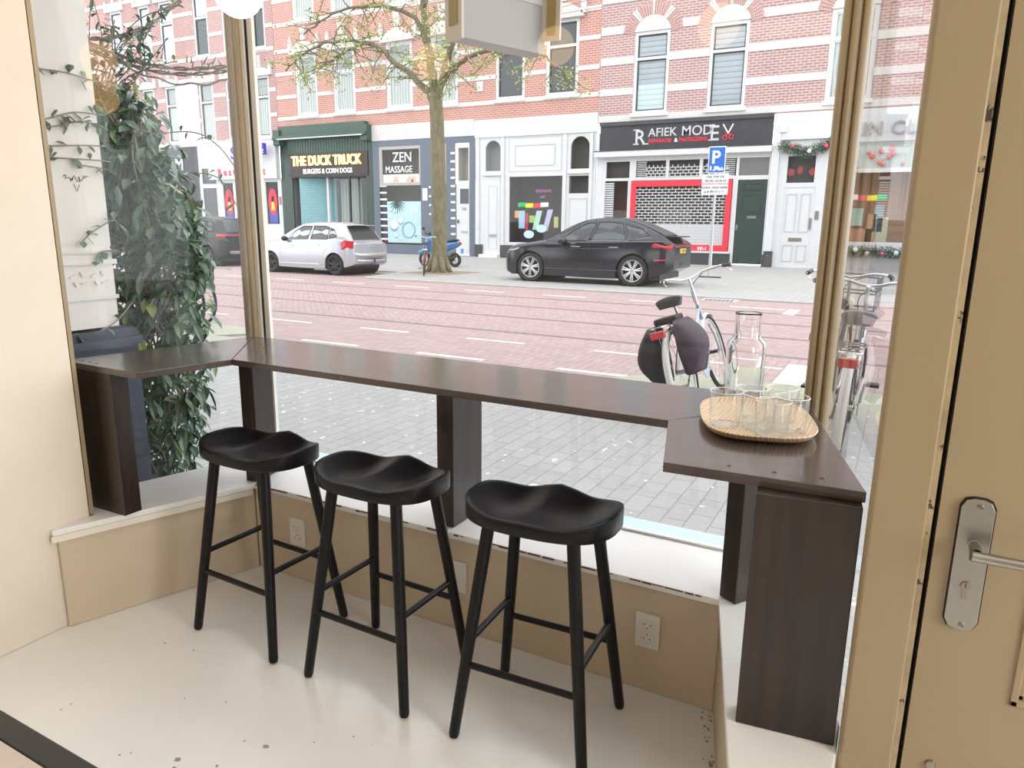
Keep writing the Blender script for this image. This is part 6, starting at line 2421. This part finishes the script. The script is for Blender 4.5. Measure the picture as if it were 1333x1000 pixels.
# support wires twined with bare shoots, from the pier to the window head
for i, (a, b, lab) in enumerate((((-2.845, 1.50, 2.03), (-3.28, 2.1, 2.18), 'rope of bare twined vine shoots crossing the top of the white pier'),
                                 ((-3.28, 2.1, 2.18), (-3.156, 2.5, 2.42), 'rope of bare vine shoots rising steeply to the right above the plant'),
                                 ((-3.28, 2.1, 2.165), (-2.87, 2.5, 2.105), 'upper rope of bare vine shoots stretched towards the left mullion'),
                                 ((-3.30, 2.12, 2.14), (-2.87, 2.5, 2.085), 'lower rope of bare vine shoots stretched towards the left mullion'),
                                 ((-3.15, 2.14, 2.08), (-2.87, 2.5, 2.045), 'lowest single bare vine shoot stretched towards the left mullion'))):
    a, b = Vector(a), Vector(b)
    mb = MB()
    for q_ in range(2 if i < 4 else 1):
        pp = []
        for k in range(25):
            w = k / 24
            pp.append(a.lerp(b, w) + Vector((0, .006 * math.cos(w * 22 + q_ * 3.1), .006 * math.sin(w * 22 + q_ * 3.1) - .05 * math.sin(w * PI))))
        mb.tube(pp, .0045, 5)
    for k in range(12):
        w = random.random()
        p = a.lerp(b, w) - Vector((0, 0, .015 * math.sin(w * PI)))
        mb.tube([p, p + Vector((random.gauss(0, .02), random.gauss(0, .02), random.uniform(.01, .04)))], [.005, .002], 4)
    o = mb.build('vine_rope', MATS['vine stem'])
    tag(o, lab, 'vine')

# hanging light box sign outside, above the main pane
ls = thing('hanging_sign_box', 'grey box shaped sign hanging outside above the main pane, its end edges brass coloured', 'sign', (-1.638, 2.60, 2.125), R(-21) * 0)
d_ = Vector((.36, .93, 0)).normalized()
n_ = Vector((d_.y, -d_.x, 0))
a0 = Vector((0, 0, 0))


def slantbox(mb, s0, s1, t0, t1, z0, z1):
    vs = [a0 + d_ * s + n_ * t_ + Vector((0, 0, z)) for z in (z0, z1) for t_ in (t0, t1) for s in (s0, s1)]
    return mb.add(vs, [(0, 2, 3, 1), (4, 5, 7, 6), (0, 1, 5, 4), (2, 6, 7, 3), (0, 4, 6, 2), (1, 3, 7, 5)])


slantbox(MB(), 0, .44, -.10, 0, 0, .55).build('sign_body', mottled('grey sign sheet', (.36, .355, .34), .05, 2, .3), ls)
slantbox(MB(), .0, .44, .0, .004, .19, .255).build('pale_band', mat('pale band', (.55, .54, .52), .4), ls)
slantbox(MB(), -.012, .0, -.105, .006, -.005, .55).build('end_panel', mottled('beige sign end', (.62, .56, .47), .03, 2, .5), ls)
slantbox(MB(), -.016, -.012, -.075, -.02, .05, .55).build('brass_inset', mat('brass panel', (.33, .24, .08), .35, .6), ls)
e1 = MB()
e1.cbox((.195, .40, .30), (.085, .015, .50))
e1.build('end_panel', mat('beige sign end flange', (.58, .53, .45), .5), ls)
e1 = MB().cbox((.197, .390, .30), (.04, .006, .46))
e1.build('brass_inset', MATS['brass panel'], ls)
MB().tube([(.08, .2, .55), (.08, .2, .90)], .01, 8).build('hanger', steel, ls)

# the upper storeys of the shop's own house, over the room and to both sides (seen only mirrored in the street)
ownb = mat('own house render', (.20, .15, .13), .8)
oh = MB()
holes_ = [(x_, x_ + 1.2, z_, z_ + 2.2) for z_ in (3.9, 7.2) for x_ in (-22, -18, -14, -10, -6, -2, 2, 6, 10)]
hole_wall(oh, -24, 14, 3.02, 10.5, holes_, 2.0, 2.36)
hole_wall(oh, -24, -3.62, GW, 3.02, [(x_, x_ + 2.6, .6, 2.6) for x_ in (-22, -17, -12, -8)], 1.6, 1.9)
struct(oh.build('own_house_wall', ownb))
og = MB()
for h_ in holes_:
    og.box(h_[0], h_[1], 2.2, 2.25, h_[2], h_[3])
struct(og.build('own_house_panes', dglass))
